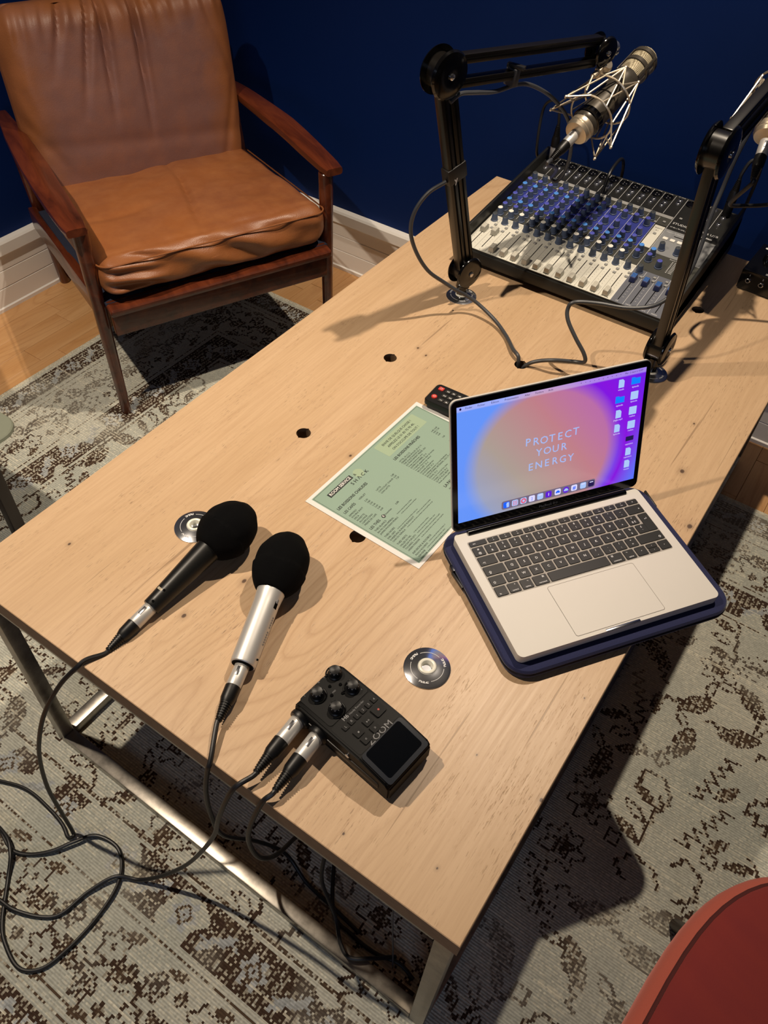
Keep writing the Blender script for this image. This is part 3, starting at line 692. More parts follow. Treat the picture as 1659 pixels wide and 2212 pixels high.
bl = flatMB(); Mt = Matrix.Translation(bax * .006 + upv * .0137 - sd * .002) @ Matrix((sd, bax, upv)).transposed().to_4x4() @ Matrix.Rotation(.0, 4, 'Z')
for q in range(5): bl.box((0, 0, 0), (.0006, .004 + .001 * (q % 2), .0001), None) if False else bl.add(text_mesh('l', 'CENTER'), Mt @ Matrix.Translation((-.003 + q * .0016, .004, 0)) @ Matrix.Scale(.005, 4))
P('emblem', bl, 'nickel', t)
bp = bt - bax * .013
plug(bp, -bax, 'silver and black cable plug in the end of the black handheld microphone')
bpe = bp - bax * .076
# silver microphone
st, sh = Vector((-.3875, .1150, .0190)), Vector((-.4360, .2460, .0370))
sax = (sh - st).normalized()
t = thing('handheld_microphone', 'silver handheld microphone with round black foam windscreen, right of the black one', 'microphone', st, group='handheld microphones on the table')
upv = (Vector((0, 0, 1)) - sax * sax.z).normalized(); sd = sax.cross(upv)
P('handle', MB().lathe((0, 0, 0), sax, [(-.004, .0150), (-.003, .0162), (.0, .0166), (.085, .0172), (.100, .0186), (.112, .0205), (.116, .0200)], 40), 'silver', t)
foam(t, sax * .149, sax, .0490, .0365)
q = sax * .088 + (sd * .94 + upv * .5).normalized() * .0162
o = P('switch_slot', MB().box(q, (.0022, .006, .022), Matrix(((sd * .94 + upv * .5).normalized(), sax.cross((sd * .94 + upv * .5).normalized()), sax)).transposed(), .0008), 'hole_dark', t)
P('switch', MB().box(q * 1.0 + (sd * .94 + upv * .5).normalized() * .001, (.002, .0035, .006), Matrix(((sd * .94 + upv * .5).normalized(), sax.cross((sd * .94 + upv * .5).normalized()), sax)).transposed(), .0006), 'print_grey', o)
for qq in (.004, -.0): pass
P('set_screw', MB().cyl(sax * .006 + sd * .0160 + upv * .004, sax * .006 + sd * .0172 + upv * .0045, .0014, .0014, 10), 'hole_dark', t)
P('end_cap', MB().lathe((0, 0, 0), sax, [(-.0045, .0001), (-.0045, .0142)], 30, False, False), 'hole_dark', t)
sl = flatMB(); Mt = Matrix.Translation(sax * .048 + (sd * .97 + upv * .24) * .0174) @ Matrix((sax, (sd * .24 - upv * .97), (sd * .97 + upv * .24))).transposed().to_4x4()
[sl.poly([Mt @ Vector((x_, y_, 0)) for x_, y_ in ((-.022 + i * .0035, -.0012), (-.0197 + i * .0035, -.0012), (-.0197 + i * .0035, .0012), (-.022 + i * .0035, .0012))]) for i in range(12) if i != 6]; P('marking', sl, 'print_grey', t)
sdir = Vector((.02, -.058, -.0035)).normalized(); sp = st - sax * .004
plug(sp, sdir, 'silver and black cable plug in the end of the silver handheld microphone')
spe = sp + sdir * .076
CR = .0032
fz = RUG + CR
cable('microphone_cable', [bpe + bax * .004, bpe - bax * .006, (-.557, .008, .0045), (-.561, -.006, .0), (-.578, -.028, -.03), (-.596, -.053, -.08), (-.611, -.071, -.14), (-.631, -.082, -.22), (-.645, -.091, -.32), (-.648, -.094, -.41), (-.640, -.098, fz + .010), (-.636, -.102, fz + .002), (-.643, -.108, fz), (-.665, -.100, fz), (-.699, -.095, fz), (-.761, -.094, fz), (-.814, -.111, fz), (-.92, -.16, fz)], CR, 'black cable from the black handheld microphone to the rug and off the left edge')
cable('microphone_cable', [spe - sdir * .004, spe + sdir * .006, (-.339, .000, .0045), (-.339, -.008, -.01), (-.346, -.014, -.07), (-.354, -.012, -.16), (-.360, .000, -.27), (-.350, .048, -.39), (-.32, .075, -.46), (-.27, .066, fz), (-.218, .062, fz), (-.156, .055, fz)], CR, 'black cable hanging from the silver microphone down behind the steel rail')
cable('looped_cable', [(-.741, -.165, fz + .007), (-.702, -.175, fz + .003), (-.673, -.164, fz), (-.645, -.139, fz + .004), (-.626, -.109, fz + .0075), (-.606, -.08, fz + .003), (-.565, -.072, fz), (-.534, -.09, fz), (-.515, -.121, fz + .002), (-.508, -.169, fz), (-.51, -.219, fz), (-.521, -.262, fz), (-.55, -.282, fz), (-.593, -.273, fz), (-.624, -.255, fz), (-.668, -.21, fz), (-.694, -.181, fz + .009), (-.728, -.166, fz + .009), (-.80, -.163, fz)], CR, 'black cable lying in a wide loop on the rug at lower left')

# ------------------------------------------------------------------ portable recorder
RC = Vector((-.2135, .1265, 0)); RR = math.radians(83)
rec = thing('audio_recorder', 'black portable audio recorder with four dials and a dark screen', 'recorder', RC, (0, 0, RR))
M['rec_body'] = plain('rec_body', srgb(10, 10, 10), .5, spec=.18, bump=.12, vary=.1)
M['rec_face'] = plain('rec_face', srgb(8, 8, 8), .45, spec=.18, vary=.06)
b = MB()
prof = [(-.0745, .004), (-.0745, .030), (-.069, .0365), (-.031, .0435), (-.028, .0440), (.066, .0440), (.0735, .040), (.0755, .034), (.0755, .010), (.070, .004)]
Mx = Matrix(((0, 0, 1, -.0375), (1, 0, 0, 0), (0, 1, 0, 0), (0, 0, 0, 1)))
b.prism(prof, 0, .075, Mx); bmesh.ops.bevel(b.bm, geom=b.bm.edges[:], offset=.0022, segments=2, affect='EDGES')
P('body', b, 'rec_body', rec)
P('side_grip', MB().box((0, -.001, .020), (.078, .118, .012), None, .003), 'black_plastic', rec)
P('foot', MB().box((0, .03, .002), (.05, .02, .004), None, .001), 'black_plastic', rec); P('foot', MB().box((0, -.055, .002), (.05, .02, .004), None, .001), 'black_plastic', rec)
P('dial_panel', MB().prism(rrect(-.031, .021, .034, .073, .004), .0438, .0449), 'rec_face', rec)
P('key_panel', MB().prism(rrect(-.033, -.027, .034, .0195, .003), .0438, .0443), 'rec_face', rec)
dial_bm = MB().lathe((0, 0, 0), (0, 0, 1), [(0, .0092), (.0015, .0092), (.003, .0078), (.0098, .0072), (.0108, .0064), (.0103, .0050), (.0098, .0001)], 32, capb=False).mesh('dial', 'black_plastic')
tick = flatMB()
for i in range(10):
    aa = i * PI / 5; tick.poly([(r_ * math.cos(a_), r_ * math.sin(a_), z_) for r_, a_, z_ in ((.0066, aa - .06, .01095), (.0074, aa - .05, .0098), (.0074, aa + .05, .0098), (.0066, aa + .06, .01095))])
tick_me = tick.mesh('tick_marks', 'print_grey', 0)
for dx, dy in ((.022, .0655), (-.0125, .0610), (.0225, .0365), (-.0110, .0320)):
    o = P('dial', dial_bm, None, rec, (dx, dy, .0449)); P('tick_marks', tick_me, None, o)
    P('dial_guard', MB().tube([(dx + .0108 * math.cos(q), dy + .0108 * math.sin(q), .0456) for q in np.linspace(PI * (1.15 if dx < 0 else .0), PI * (2.0 if dx < 0 else .85), 14)], .0011, 6), 'rec_face', rec)
for dx, dy in ((.006, .0585), (.0165, .051), (-.001, .0485), (.010, .041)): P('gain_switch', MB().cyl((dx, dy, .0449), (dx, dy, .0462), .0022, .0018, 12), 'gloss_black', rec)
lt = flatMB()
for s_, x_, y_, z_, a_, bo in (('H6', .0045, -.0135 + .0 , .0172, 0, .02),): pass
lt.text('H6', .0072, -.0150, .0172, .0445, bold=.02); lt.text('Handy Recorder', .0036, -.0045, .0166, .0445)
lt.text('ZOOM', .0108, -.0160, -.0250, .0445, sx=1.15)
for s_, x_, y_ in (('1', -.024, .0735 - .002), ('L', -.012, .0705), ('R', .0, .0722), ('2', -.019, .0255), ('3', .009, .0725), ('4', .028, .028)): lt.text(s_, .0035, x_, y_, .0451)
lt.text('PAD', .0028, .002, .050, .0451)
P('lettering', lt, 'print_grey', rec)
kb = MB().prism(rrect(-.0040, -.0036, .0040, .0036, .0010, 3), 0, .0016).mesh('button', 'rec_body')
kb2 = MB().prism(rrect(-.0056, -.0050, .0056, .0050, .0013, 3), 0, .0018).mesh('button', 'rec_body')
kb3 = MB().prism(rrect(-.0078, -.0070, .0078, .0070, .0020, 3), 0, .0022).mesh('button', 'rec_body')
for x_, s_ in zip((-.0192, -.0093, .0004, .0101, .0197, .0292), 'LR1234'):
    o = P('button', kb, None, rec, (x_, .0085, .0443)); l_ = flatMB(); l_.text(s_, .0044, 0, 0, .0018, 'CENTER'); P('lettering', l_, 'print_grey', o)
for x_, y_, s_, k_ in ((.0225, -.0045, '•', kb3), (.0034, -.0052, '▸', kb2), (-.0140, -.0068, '■', kb2), (.0030, -.0168, '»', kb2), (-.0142, -.0186, '«', kb2)):
    o = P('button', k_, None, rec, (x_, y_, .0443)); l_ = flatMB()
    if s_ == '•': l_.poly([(.0013 * math.cos(q), .0013 * math.sin(q), .0024) for q in np.linspace(0, 2 * PI, 12, False)])
    elif s_ == '■': l_.poly([(-.001, -.001, .002), (.001, -.001, .002), (.001, .001, .002), (-.001, .001, .002)])
    elif s_ == '▸': l_.poly([(-.0022, -.0011, .002), (-.0002, 0, .002), (-.0022, .0011, .002)]); l_.poly([(.0006, -.001, .002), (.0011, -.001, .002), (.0011, .001, .002), (.0006, .001, .002)]); l_.poly([(.0017, -.001, .002), (.0022, -.001, .002), (.0022, .001, .002), (.0017, .001, .002)])
    else: l_.text(s_, .005, 0, .0003, .002, 'CENTER')
    M.setdefault('print_red', plain('print_red', srgb(170, 60, 52), .5)); P('symbol', l_, 'print_red' if s_ == '•' else 'print_grey', o)
# slanted screen at the lower end
M['dark_glass'] = plain('dark_glass', srgb(6, 9, 14), .10, vary=.05)
M['screen_frame'] = plain('screen_frame', srgb(20, 26, 36), .25)
sc_ang = math.atan2(.0440 - .0365, .041)
Ms = Matrix.Translation((0, -.0290, .0447)) @ Matrix.Rotation(sc_ang, 4, 'X')
P('screen_frame', MB().prism(rrect(-.034, -.045, .034, .0005, .004), -.001, .0006, Ms), 'screen_frame', rec)
P('screen', MB().prism(rrect(-.0285, -.0395, .0285, -.001, .0035), .0004, .0010, Ms), 'dark_glass', rec)
for y_ in (.048, .018):
    P('input_socket', MB().lathe((-.0375, y_, .0215), (-1, 0, 0), [(0, .0135), (.004, .0135), (.006, .0125), (.0062, .0095)], 28), 'black_plastic', rec)
P('power_switch', MB().box((.012, .0765, .03), (.006, .005, .004), None, .001), 'gloss_black', rec)
P('side_jack', MB().lathe((-.0376, -.012, .030), (-1, 0, 0), [(0, .0030), (.0012, .0030), (.0013, .0018)], 16), 'chrome', rec)
RM = Matrix.Translation(RC) @ Matrix.Rotation(RR, 4, 'Z')
pd = (RM.to_3x3() @ Vector((-1, -.0, 0))).normalized()
pp1 = RM @ Vector((-.0425, .0640, .0215)); pp2 = RM @ Vector((-.0425, .0330, .0215))
for o in [o for o in rec.children if o.name.startswith('input_socket')]: o.location.y += .0155
pdir1 = (Vector((-.2825, .034, .0175)) - pp1).normalized(); pdir2 = (Vector((-.2515, .031, .0175)) - pp2).normalized()
plug(pp1, pdir1, 'upper silver cable plug in the side of the recorder, beside its dials')
plug(pp2, pdir2, 'lower silver cable plug in the side of the recorder, nearer its screen')
e1, e2 = pp1 + pdir1 * .073, pp2 + pdir2 * .073
cable('microphone_cable', [e1, e1 + pdir1 * .008, (-.295, -.012, .004), (-.313, -.026, -.07), (-.337, -.026, -.17), (-.373, -.032, -.28), (-.413, -.045, -.38), (-.456, -.067, -.45), (-.494, -.088, fz + .004), (-.528, -.107, fz + .0075), (-.548, -.148, fz + .002), (-.558, -.194, fz), (-.581, -.216, fz), (-.621, -.233, fz + .004), (-.651, -.237, fz + .008), (-.70, -.245, fz), (-.80, -.25, fz)], CR, 'black cable from the recorder crossing the steel rail and curling over the rug')
cable('microphone_cable', [e2, e2 + pdir2 * .008, (-.259, -.004, .002), (-.271, -.018, -.06), (-.276, -.020, -.12), (-.272, -.012, -.18), (-.268, .012, -.22), (-.275, .054, -.27), (-.293, .10, -.36), (-.302, .141, fz)], CR, 'black cable from the recorder hanging in a tight bend under the table edge')
cable('floor_cable', [(-.25, .12, -.30), (-.242, .082, -.35), (-.233, .061, -.39), (-.211, .050, -.42), (-.192, .042, -.45), (-.167, .02, -.458), (-.144, .012, -.458), (-.118, .03, -.462), (-.09, .06, fz)], CR, 'black cable looping over the steel rail near the table corner')
cable('floor_cable', [(-.28, .16, fz), (-.212, .060, fz), (-.166, .046, fz + .002), (-.12, .046, fz), (-.08, .055, fz + .004), (-.05, .05, fz)], CR, 'black cable lying behind the steel rail near the table corner')
cable('thin_wire', [(-.118, .085, -.06), (-.110, .066, -.28), (-.092, .05, -.42), (-.085, .045, fz)], .0012, 'thin grey wire hanging under the table near its front corner', 'cable_grey')

# ------------------------------------------------------------------ laptop sleeve and laptop
LO = Vector((-.279, .4376, 0)); LR = .9552; LZ = .0195
slv = thing('laptop_sleeve', 'dark navy zipped laptop sleeve lying under the open laptop', 'sleeve', LO, (0, 0, LR))
b = MB(); out = rrect(-.0135, -.228, .3270, .020, .032, 8); n_ = len(out); loops = []
for z_, ins in ((.0004, .005), (.002, .0015), (.0055, 0), (.0085, .0003), (.0092, .0022), (.0105, .0022), (.0112, .0003), (.0145, .0), (.0175, .002), (.0186, .006), (.0188, .03)):
    pl_ = rrect(-.0135 + ins, -.228 + ins, .3270 - ins, .020 - ins, max(.006, .032 - ins), 8); loops.append([b.bm.verts.new((x, y, z_)) for x, y in pl_])
for A_, B_ in zip(loops, loops[1:]):
    for i in range(n_): b.bm.faces.new((A_[i], A_[(i + 1) % n_], B_[(i + 1) % n_], B_[i]))
b.bm.faces.new(loops[0][::-1]); b.bm.faces.new(loops[-1])
P('shell', b, 'sleeve', slv)
P('zip_tape', MB().tube([(x, y, .0099) for x, y in rrect(-.0128, -.2273, .3263, .0193, .032, 8)], .0018, 6, True), 'zip', slv)
P('zip_pull', MB().box((-.016, -.060, .010), (.003, .030, .005), Matrix.Rotation(.1, 3, 'Z'), .001), 'black_plastic', slv)
P('zip_slider', MB().box((-.0145, -.040, .010), (.006, .012, .009), None, .0015), 'zip', slv)
P('zip_pull', MB().box((.329, -.012, .012), (.003, .034, .005), Matrix.Rotation(-.06, 3, 'Z'), .001), 'black_plastic', slv)

lap = thing('laptop', 'open silver laptop with black keyboard and a purple and peach wallpaper', 'laptop', (LO.x, LO.y, LZ), (0, 0, LR))
LH = .0145
b = MB(); b.prism(rrect(0, -.2124, .3041, .0, .0085, 8), .0010, LH); P('base', b, 'laptop_metal', lap)
b = MB(); b.prism(rrect(.004, -.2084, .3001, -.004, .0085, 8), 0, .0015); P('bottom_plate', b, 'laptop_metal', lap)
M['well'] = plain('key_well', srgb(150, 144, 136), .5); M['notch'] = plain('notch', srgb(225, 228, 235), .14, 1.0)
P('keyboard_deck', MB().prism(rrect(.0135, -.1200, .2905, -.0185, .003), LH, LH + .0001), 'well', lap)
M['trackpad_rim'] = plain('trackpad_rim', srgb(120, 112, 104), .5)
P('trackpad', MB().prism(rrect(.0850, -.2068, .2195, -.1244, .003), LH, LH + .0003), 'laptop_metal', lap)
b = MB(); o1, o2 = rrect(.0848, -.2070, .2197, -.1242, .0032), rrect(.0853, -.2065, .2192, -.1247, .003)
b.flat = True; v1 = [b.bm.verts.new((x, y, LH + .0004)) for x, y in o1]; v2 = [b.bm.verts.new((x, y, LH + .0004)) for x, y in o2]
for i in range(len(v1)): b.bm.faces.new((v1[i], v1[(i + 1) % len(v1)], v2[(i + 1) % len(v1)], v2[i]))
P('trackpad_groove', b, 'trackpad_rim', lap)
P('opening_notch', MB().box((.152, -.2108, LH - .0010), (.052, .0036, .0024), None, .0005), 'notch', lap)
P('hinge', MB().cyl((.022, -.0035, LH + .0005), (.282, -.0035, LH + .0005), .0044, .0044, 20), 'gloss_black', lap)
kc = {}
def key(x0, x1, y0, y1, txt=(), small=False, align='C'):
    w_, h_ = round(x1 - x0, 4), round(y1 - y0, 4)
    if (w_, h_) not in kc: kc[(w_, h_)] = MB().prism(rrect(-w_ / 2, -h_ / 2, w_ / 2, h_ / 2, .0014, 3), 0, .0011, inset=.0003).mesh('key', 'key')
    o = P('key', kc[(w_, h_)], None, lap, ((x0 + x1) / 2, (y0 + y1) / 2, LH + .0002))
    if txt:
        l_ = flatMB()
        for s_, tx_, ty_, sz in txt: l_.text(s_, sz, tx_, ty_, .00125, 'CENTER', bold=.012)
        P('legend', l_, 'print_white', o)
kx, kw, gp = .0152, .2742, .0026
pitch = (kw + gp) / 14.5; ks = pitch - gp
top = -.0205; fh = .0082; ph = (.0995 - fh - gp + .0008) / 5; kh = ph - gp
x = kx; first = pitch * 1.5 - gp
key(x, x + first, top - fh, top, [('esc', -.006, 0, .0032)]); x += pitch * 1.5
for i in range(12): key(x, x + ks, top - fh, top, [('F%d' % (i + 1), 0, -.0018, .0022), ('*', 0, .0012, .003)]); x += pitch
key(x, kx + kw, top - fh, top, [('o', 0, 0, .0035)])
def row(n_, items):
    y1 = top - fh - gp - ph * n_; x = kx
    for it in items:
        wd, tx = it; x1 = x + wd * pitch - gp; key(x, x1, y1 - kh, y1, tx); x = x1 + gp
two = lambda a, b_: [(a, 0, .0034, .0046), (b_, 0, -.0034, .0046)]
one = lambda a: [(a, 0, 0, .0052)]
row(0, [(1, two('#', '@'))] + [(1, two(*p)) for p in (('1', '&'), ('2', 'é'), ('3', '"'), ('4', "'"), ('5', '('), ('6', '§'), ('7', 'è'), ('8', '!'), ('9', 'ç'), ('0', 'à'), ('°', ')'), ('_', '-'))] + [(1.5, [('x', .007, 0, .004)])])
row(1, [(1.5, [('→|', -.007, -.003, .004)])] + [(1, one(c)) for c in 'AZERTYUIOP'] + [(1, two('¨', '^')), (1, two('*', '$ €'))])
row(2, [(1.75, [('⇪', -.008, -.003, .005)])] + [(1, one(c)) for c in 'QSDFGHJKLM'] + [(1, two('%', 'ù')), (1, two('£', '`'))])
yE = top - fh - gp - ph; xE = kx + 13.5 * pitch
key(kx + kw - (.92 * pitch - gp), kx + kw, yE - ph - kh, yE, [('↵', 0, .006, .005)])
row(3, [(1.25, [('⇧', -.005, -.003, .005)]), (1, two('>', '<'))] + [(1, one(c)) for c in 'WXCVBN'] + [(1, two('?', ',')), (1, two('.', ';')), (1, two('/', ':')), (1, two('+', '=')), (2.25, [('⇧', .014, -.003, .005)])])
row(4, [(1, [('fn', -.003, -.0045, .0034)]), (1, [('control', 0, -.0045, .003), ('^', .003, .004, .004)]), (1, [('option', 0, -.0045, .003), ('¬', .003, .004, .004)]), (1.25, [('command', .001, -.0045, .003), ('⌘', .005, .004, .004)]), (5, []), (1.25, [('command', -.001, -.0045, .003), ('⌘', -.005, .004, .004)]), (1, [('option', 0, -.0045, .003), ('¬', -.003, .004, .004)]), (1, [('◂', 0, 0, .004)])])
xa = kx + 12.5 * pitch; y1 = top - fh - gp - ph * 4
key(xa, xa + ks, y1 - kh / 2 + .0003, y1, [('▴', 0, 0, .003)]); key(xa, xa + ks, y1 - kh, y1 - kh / 2 - .0003, [('▾', 0, 0, .003)]); key(xa + pitch, kx + kw, y1 - kh, y1, [('▸', 0, 0, .004)])
# lid ------------------------------------------------
la = math.radians(107); LM = Matrix.Translation((0, -.0015, LH + .0005)) @ Matrix(((1, 0, 0, 0), (0, -math.cos(la), -math.sin(la), 0), (0, math.sin(la), -math.cos(la), 0), (0, 0, 0, 1)))
# lid local: x along hinge, y up the lid, z towards the viewer
HL = .2065
P('lid', MB().prism(rrect(0, .004, .3041, HL, .0095, 8), -.0052, -.0012, LM), 'laptop_metal', lap)
bz = P('bezel', MB().prism(rrect(.0012, .0045, .3029, HL - .0012, .0085, 8), -.0013, .0, LM), 'gloss_black', lap)
def wallpaper():
    t = NT('wallpaper'); uv = t.n('ShaderNodeAttribute', attribute_name='scr').outputs['Vector']
    s_ = t.n('ShaderNodeSeparateXYZ'); t.l(uv, s_.inputs[0]); X_, Y_ = s_.outputs[0], s_.outputs[1]
    dx = t.math('DIVIDE', t.math('SUBTRACT', X_, .46), .405); dy = t.math('DIVIDE', t.math('SUBTRACT', Y_, .40), .64)
    d = t.math('SQRT', t.math('ADD', t.math('MULTIPLY', dx, dx), t.math('MULTIPLY', dy, dy)))
    inside = t.ramp(t.math('ADD', t.math('MULTIPLY', X_, .75), t.math('MULTIPLY', Y_, .35)), [(.10, srgb(150, 165, 205)), (.34, srgb(176, 160, 150)), (.62, srgb(196, 130, 140)), (.95, srgb(186, 96, 190))])
    outer_r = t.mix(t.ramp(Y_, [(.15, (0, 0, 0)), (.60, (1, 1, 1))]), srgb(92, 120, 255), srgb(118, 30, 235))
    outer_r = t.mix(t.ramp(t.math('ABSOLUTE', t.math('SUBTRACT', d, 1.15)), [(0, (1, 1, 1)), (.30, (0, 0, 0))]), outer_r, srgb(138, 20, 228))
    outer = t.mix(t.ramp(X_, [(.25, (0, 0, 0)), (.62, (1, 1, 1))]), srgb(104, 152, 255), outer_r)
    hi = t.math('ADD', 1.0, t.math('MULTIPLY', t.math('SUBTRACT', 1.0, X_), .16))
    f = t.ramp(t.math('DIVIDE', d, 1.5), [(.585, (0, 0, 0)), (.71, (1, 1, 1))])
    c_ = t.mix(f, inside, outer)
    c_ = t.mix(t.ramp(Y_, [(.955, (0, 0, 0)), (.965, (.35, .35, .35))]), c_, srgb(230, 215, 255))
    t.b.inputs['Base Color'].default_value = (.01, .01, .01, 1); t.b.inputs['Roughness'].default_value = .12
    t.l(c_, t.b.inputs['Emission Color']); t.b.inputs['Emission Strength'].default_value = .95; return t.m
M['wallpaper'] = wallpaper()
sx0, sx1, sy0, sy1 = .0085, .2958, .0190, .1968
me = bpy.data.meshes.new('screen'); b = bmesh.new(); vs = [b.verts.new(LM @ Vector((x, y, .0002))) for x, y in ((sx0, sy0), (sx1, sy0), (sx1, sy1), (sx0, sy1))]; b.faces.new(vs); b.to_mesh(me); b.free()
at = me.attributes.new('scr', 'FLOAT_VECTOR', 'POINT'); at.data.foreach_set('vector', [0, 0, 0, 1, 0, 0, 1, 1, 0, 0, 1, 0]); me.materials.append(M['wallpaper'])
P('screen', me, None, lap)
SC = lambda u_, v_: (sx0 + u_ * (sx1 - sx0), sy0 + v_ * (sy1 - sy0))
M['glow_white'] = glow('glow_text', srgb(172, 196, 255), .9); M['glow_doc'] = glow('glow_document', srgb(176, 205, 255), .95); M['glow_folder'] = glow('glow_folder', srgb(20, 130, 255), 1)
M['glow_dark'] = glow('glow_dark', srgb(40, 30, 90), .8); M['glow_dock'] = glow('glow_dock', srgb(122, 108, 132), .9); M['glow_violet'] = glow('glow_violet', srgb(96, 30, 210), 1)
M['glow_blue'] = glow('glow_blue', srgb(30, 100, 255), 1); M['glow_label'] = glow('glow_label', srgb(224, 220, 255), 1); M['glow_red'] = glow('glow_red', srgb(230, 90, 120), 1); M['glow_green'] = glow('glow_green', srgb(80, 170, 150), 1)
l_ = flatMB(); cx, cy = SC(.500, .47)
def arc_text(l_, body, cx, cy, size, amp, sp=.86):
    n_ = len(body)
    for i, ch in enumerate(body):
        s_ = i - (n_ - 1) / 2; l_.text(ch, size, cx + s_ * size * sp, cy + amp * (1 - (2 * s_ / n_) ** 2) , .0005, 'CENTER', Mx=LM, bold=.004)
arc_text(l_, 'PROTECT', cx, cy + .0200, .0165, -.0030, .76); arc_text(l_, 'YOUR', cx, cy - .0005, .0160, 0, .82); arc_text(l_, 'ENERGY', cx, cy - .0215, .0160, .0014, .80)
P('screen_lettering', l_, 'glow_white', lap)
l_ = flatMB(); x_, y_ = SC(.042, .982)
for s_ in ('Finder', 'Fichier', 'Édition', 'Présentation', 'Aller', 'Fenêtre', 'Aide'): l_.text(s_, .0040, x_, y_, .0005, Mx=LM); x_ += .0020 * len(s_) + .0056
P('menu_bar_text', l_, 'glow_dark', lap); l_ = flatMB(); x_, y_ = SC(.9, .982); l_.text('Mer. 2 mars à 10:47', .0036, x_ - .006, y_, .0005, Mx=LM)
for i in range(10): l_.text(random.choice('•◦oc='), .004, SC(.64 + i * .024, 0)[0], y_, .0005, 'CENTER', Mx=LM)
ax_, ay_ = SC(.018, .982); P('status_text', l_, 'glow_dark', lap); l_ = flatMB()
l_.poly([LM @ Vector((ax_ + .0016 * math.cos(q) , ay_ + .0017 * math.sin(q), .0005)) for q in np.linspace(0, 2 * PI, 14, False)])
P('menu_bar_symbol', l_, 'glow_dark', lap)
def icon(x_, y_, kind, s_=.0085):
    if kind == 'folder': b = flatMB(); b.prism([(x_ - s_, y_ - s_ * .7), (x_ + s_, y_ - s_ * .7), (x_ + s_, y_ + s_ * .55), (x_ - .1 * s_, y_ + s_ * .55), (x_ - .3 * s_, y_ + s_ * .75), (x_ - s_, y_ + s_ * .75)], .0003, .0005, LM); m_ = 'glow_folder'
    elif kind == 'doc': b = flatMB(); b.prism([(x_ - s_ * .62, y_ - s_ * .85), (x_ + s_ * .62, y_ - s_ * .85), (x_ + s_ * .62, y_ + s_ * .45), (x_ + s_ * .25, y_ + s_ * .85), (x_ - s_ * .62, y_ + s_ * .85)], .0003, .0005, LM); m_ = 'glow_doc'
    elif kind == 'sq': b = flatMB(); b.prism(rrect(x_ - s_ * .85, y_ - s_ * .85, x_ + s_ * .85, y_ + s_ * .85, .0008, 3), .0003, .0005, LM); m_ = 'glow_doc'
    else: b = flatMB(); b.prism(rrect(x_ - s_ * .9, y_ - s_ * .5, x_ + s_ * .9, y_ + s_ * .5, .0006, 3), .0003, .0005, LM); m_ = 'glow_dark'
    P('screen_icon', b, m_, lap); l2 = flatMB(); l2.text(random.choice(('rushes', 'captation', 'visuels', 'jingle.mp3', 'épisode')), .0036, x_, y_ - s_ * 1.25, .0005, 'CENTER', Mx=LM); P('icon_caption', l2, 'glow_label', lap)
for (u_, v_, k_) in ((.866, .905, 'doc'), (.947, .905, 'folder'), (.866, .770, 'folder'), (.947, .780, 'sq'), (.866, .645, 'doc'), (.947, .650, 'sq'), (.866, .520, 'doc'), (.947, .525, 'sq'), (.947, .400, 'bar'), (.947, .280, 'doc'), (.947, .165, 'doc')):
    icon(*SC(u_, v_), k_, .0072)
dx0, dy0 = SC(.235, .022); dx1, dy1 = SC(.765, .098)
P('dock', MB().prism(rrect(dx0, dy0, dx1, dy1, .003, 4), .0002, .0004, LM), 'glow_dock', lap)
dk = ['glow_blue', 'glow_doc', 'glow_doc', 'glow_label', 'glow_doc', 'glow_violet', 'glow_label', 'glow_violet', 'glow_label', 'glow_doc', 'glow_dark']
cy_ = (dy0 + dy1) / 2
for i, m_ in enumerate(dk):
    cx_ = dx0 + .0075 + i * .01355 + (.0015 if i > 5 else 0) + (.0015 if i > 8 else 0); s_ = .0049
    P('dock_icon', MB().prism(rrect(cx_ - s_, cy_ - s_, cx_ + s_, cy_ + s_, .0022 if m_ != 'glow_violet' or i == 5 else .0045, 5), .0004, .0006, LM), m_, lap)
    g_ = flatMB(); mm = 'glow_blue'
    if i == 0: g_.poly([LM @ Vector((cx_ + q[0] * s_, cy_ + q[1] * s_, .0008)) for q in ((0, -.8), (.8, -.8), (.8, .8), (.1, .8), (-.15, .0), (0, 0))]); mm = 'glow_doc'
    elif i == 1: 
        for a_ in (-1, 0, 1):
            for c_ in (-1, 0, 1): g_.poly([LM @ Vector((cx_ + a_ * .0026 + q[0], cy_ + c_ * .0026 + q[1], .0008)) for q in ((-.0008, -.0008), (.0008, -.0008), (.0008, .0008), (-.0008, .0008))])
        mm = 'glow_red'
    elif i == 2: g_.add(MB().lathe(LM @ Vector((cx_, cy_, .0007)), LM.to_3x3() @ Vector((0, 0, 1)), [(0, .0042), (.0001, .0020)], 20, False, False).mesh('x', 'glow_red', 0)); mm = 'glow_red'
    elif i == 3: g_.text('2', .007, cx_, cy_ - .0006, .0008, 'CENTER', Mx=LM)
    elif i in (6, 7): g_.poly([LM @ Vector((cx_ + q[0] * s_, cy_ + q[1] * s_, .0008)) for q in ((-.8, -.2), (-.2, -.45), (0, -.1), (.2, -.45), (.8, -.2), (.35, .5), (-.35, .5))]); mm = 'glow_blue' if i == 6 else 'glow_doc'
    elif i == 5: g_.text('i', .007, cx_, cy_, .0008, 'CENTER', Mx=LM, bold=.03); mm = 'glow_label'
    elif i == 8: g_.text('#', .008, cx_, cy_, .0008, 'CENTER', Mx=LM, bold=.03)
    else: g_.poly([LM @ Vector((cx_ + q[0] * s_, cy_ + q[1] * s_, .0008)) for q in ((-.6, .4), (.6, .4), (.6, .7), (-.6, .7))]); mm = 'glow_label'
    P('dock_symbol', g_, mm, lap)
l_ = flatMB(); l_.text('MacBook Pro', .0056, .152, .0120, .0003, 'CENTER', Mx=LM); P('lettering', l_, 'print_grey', lap)
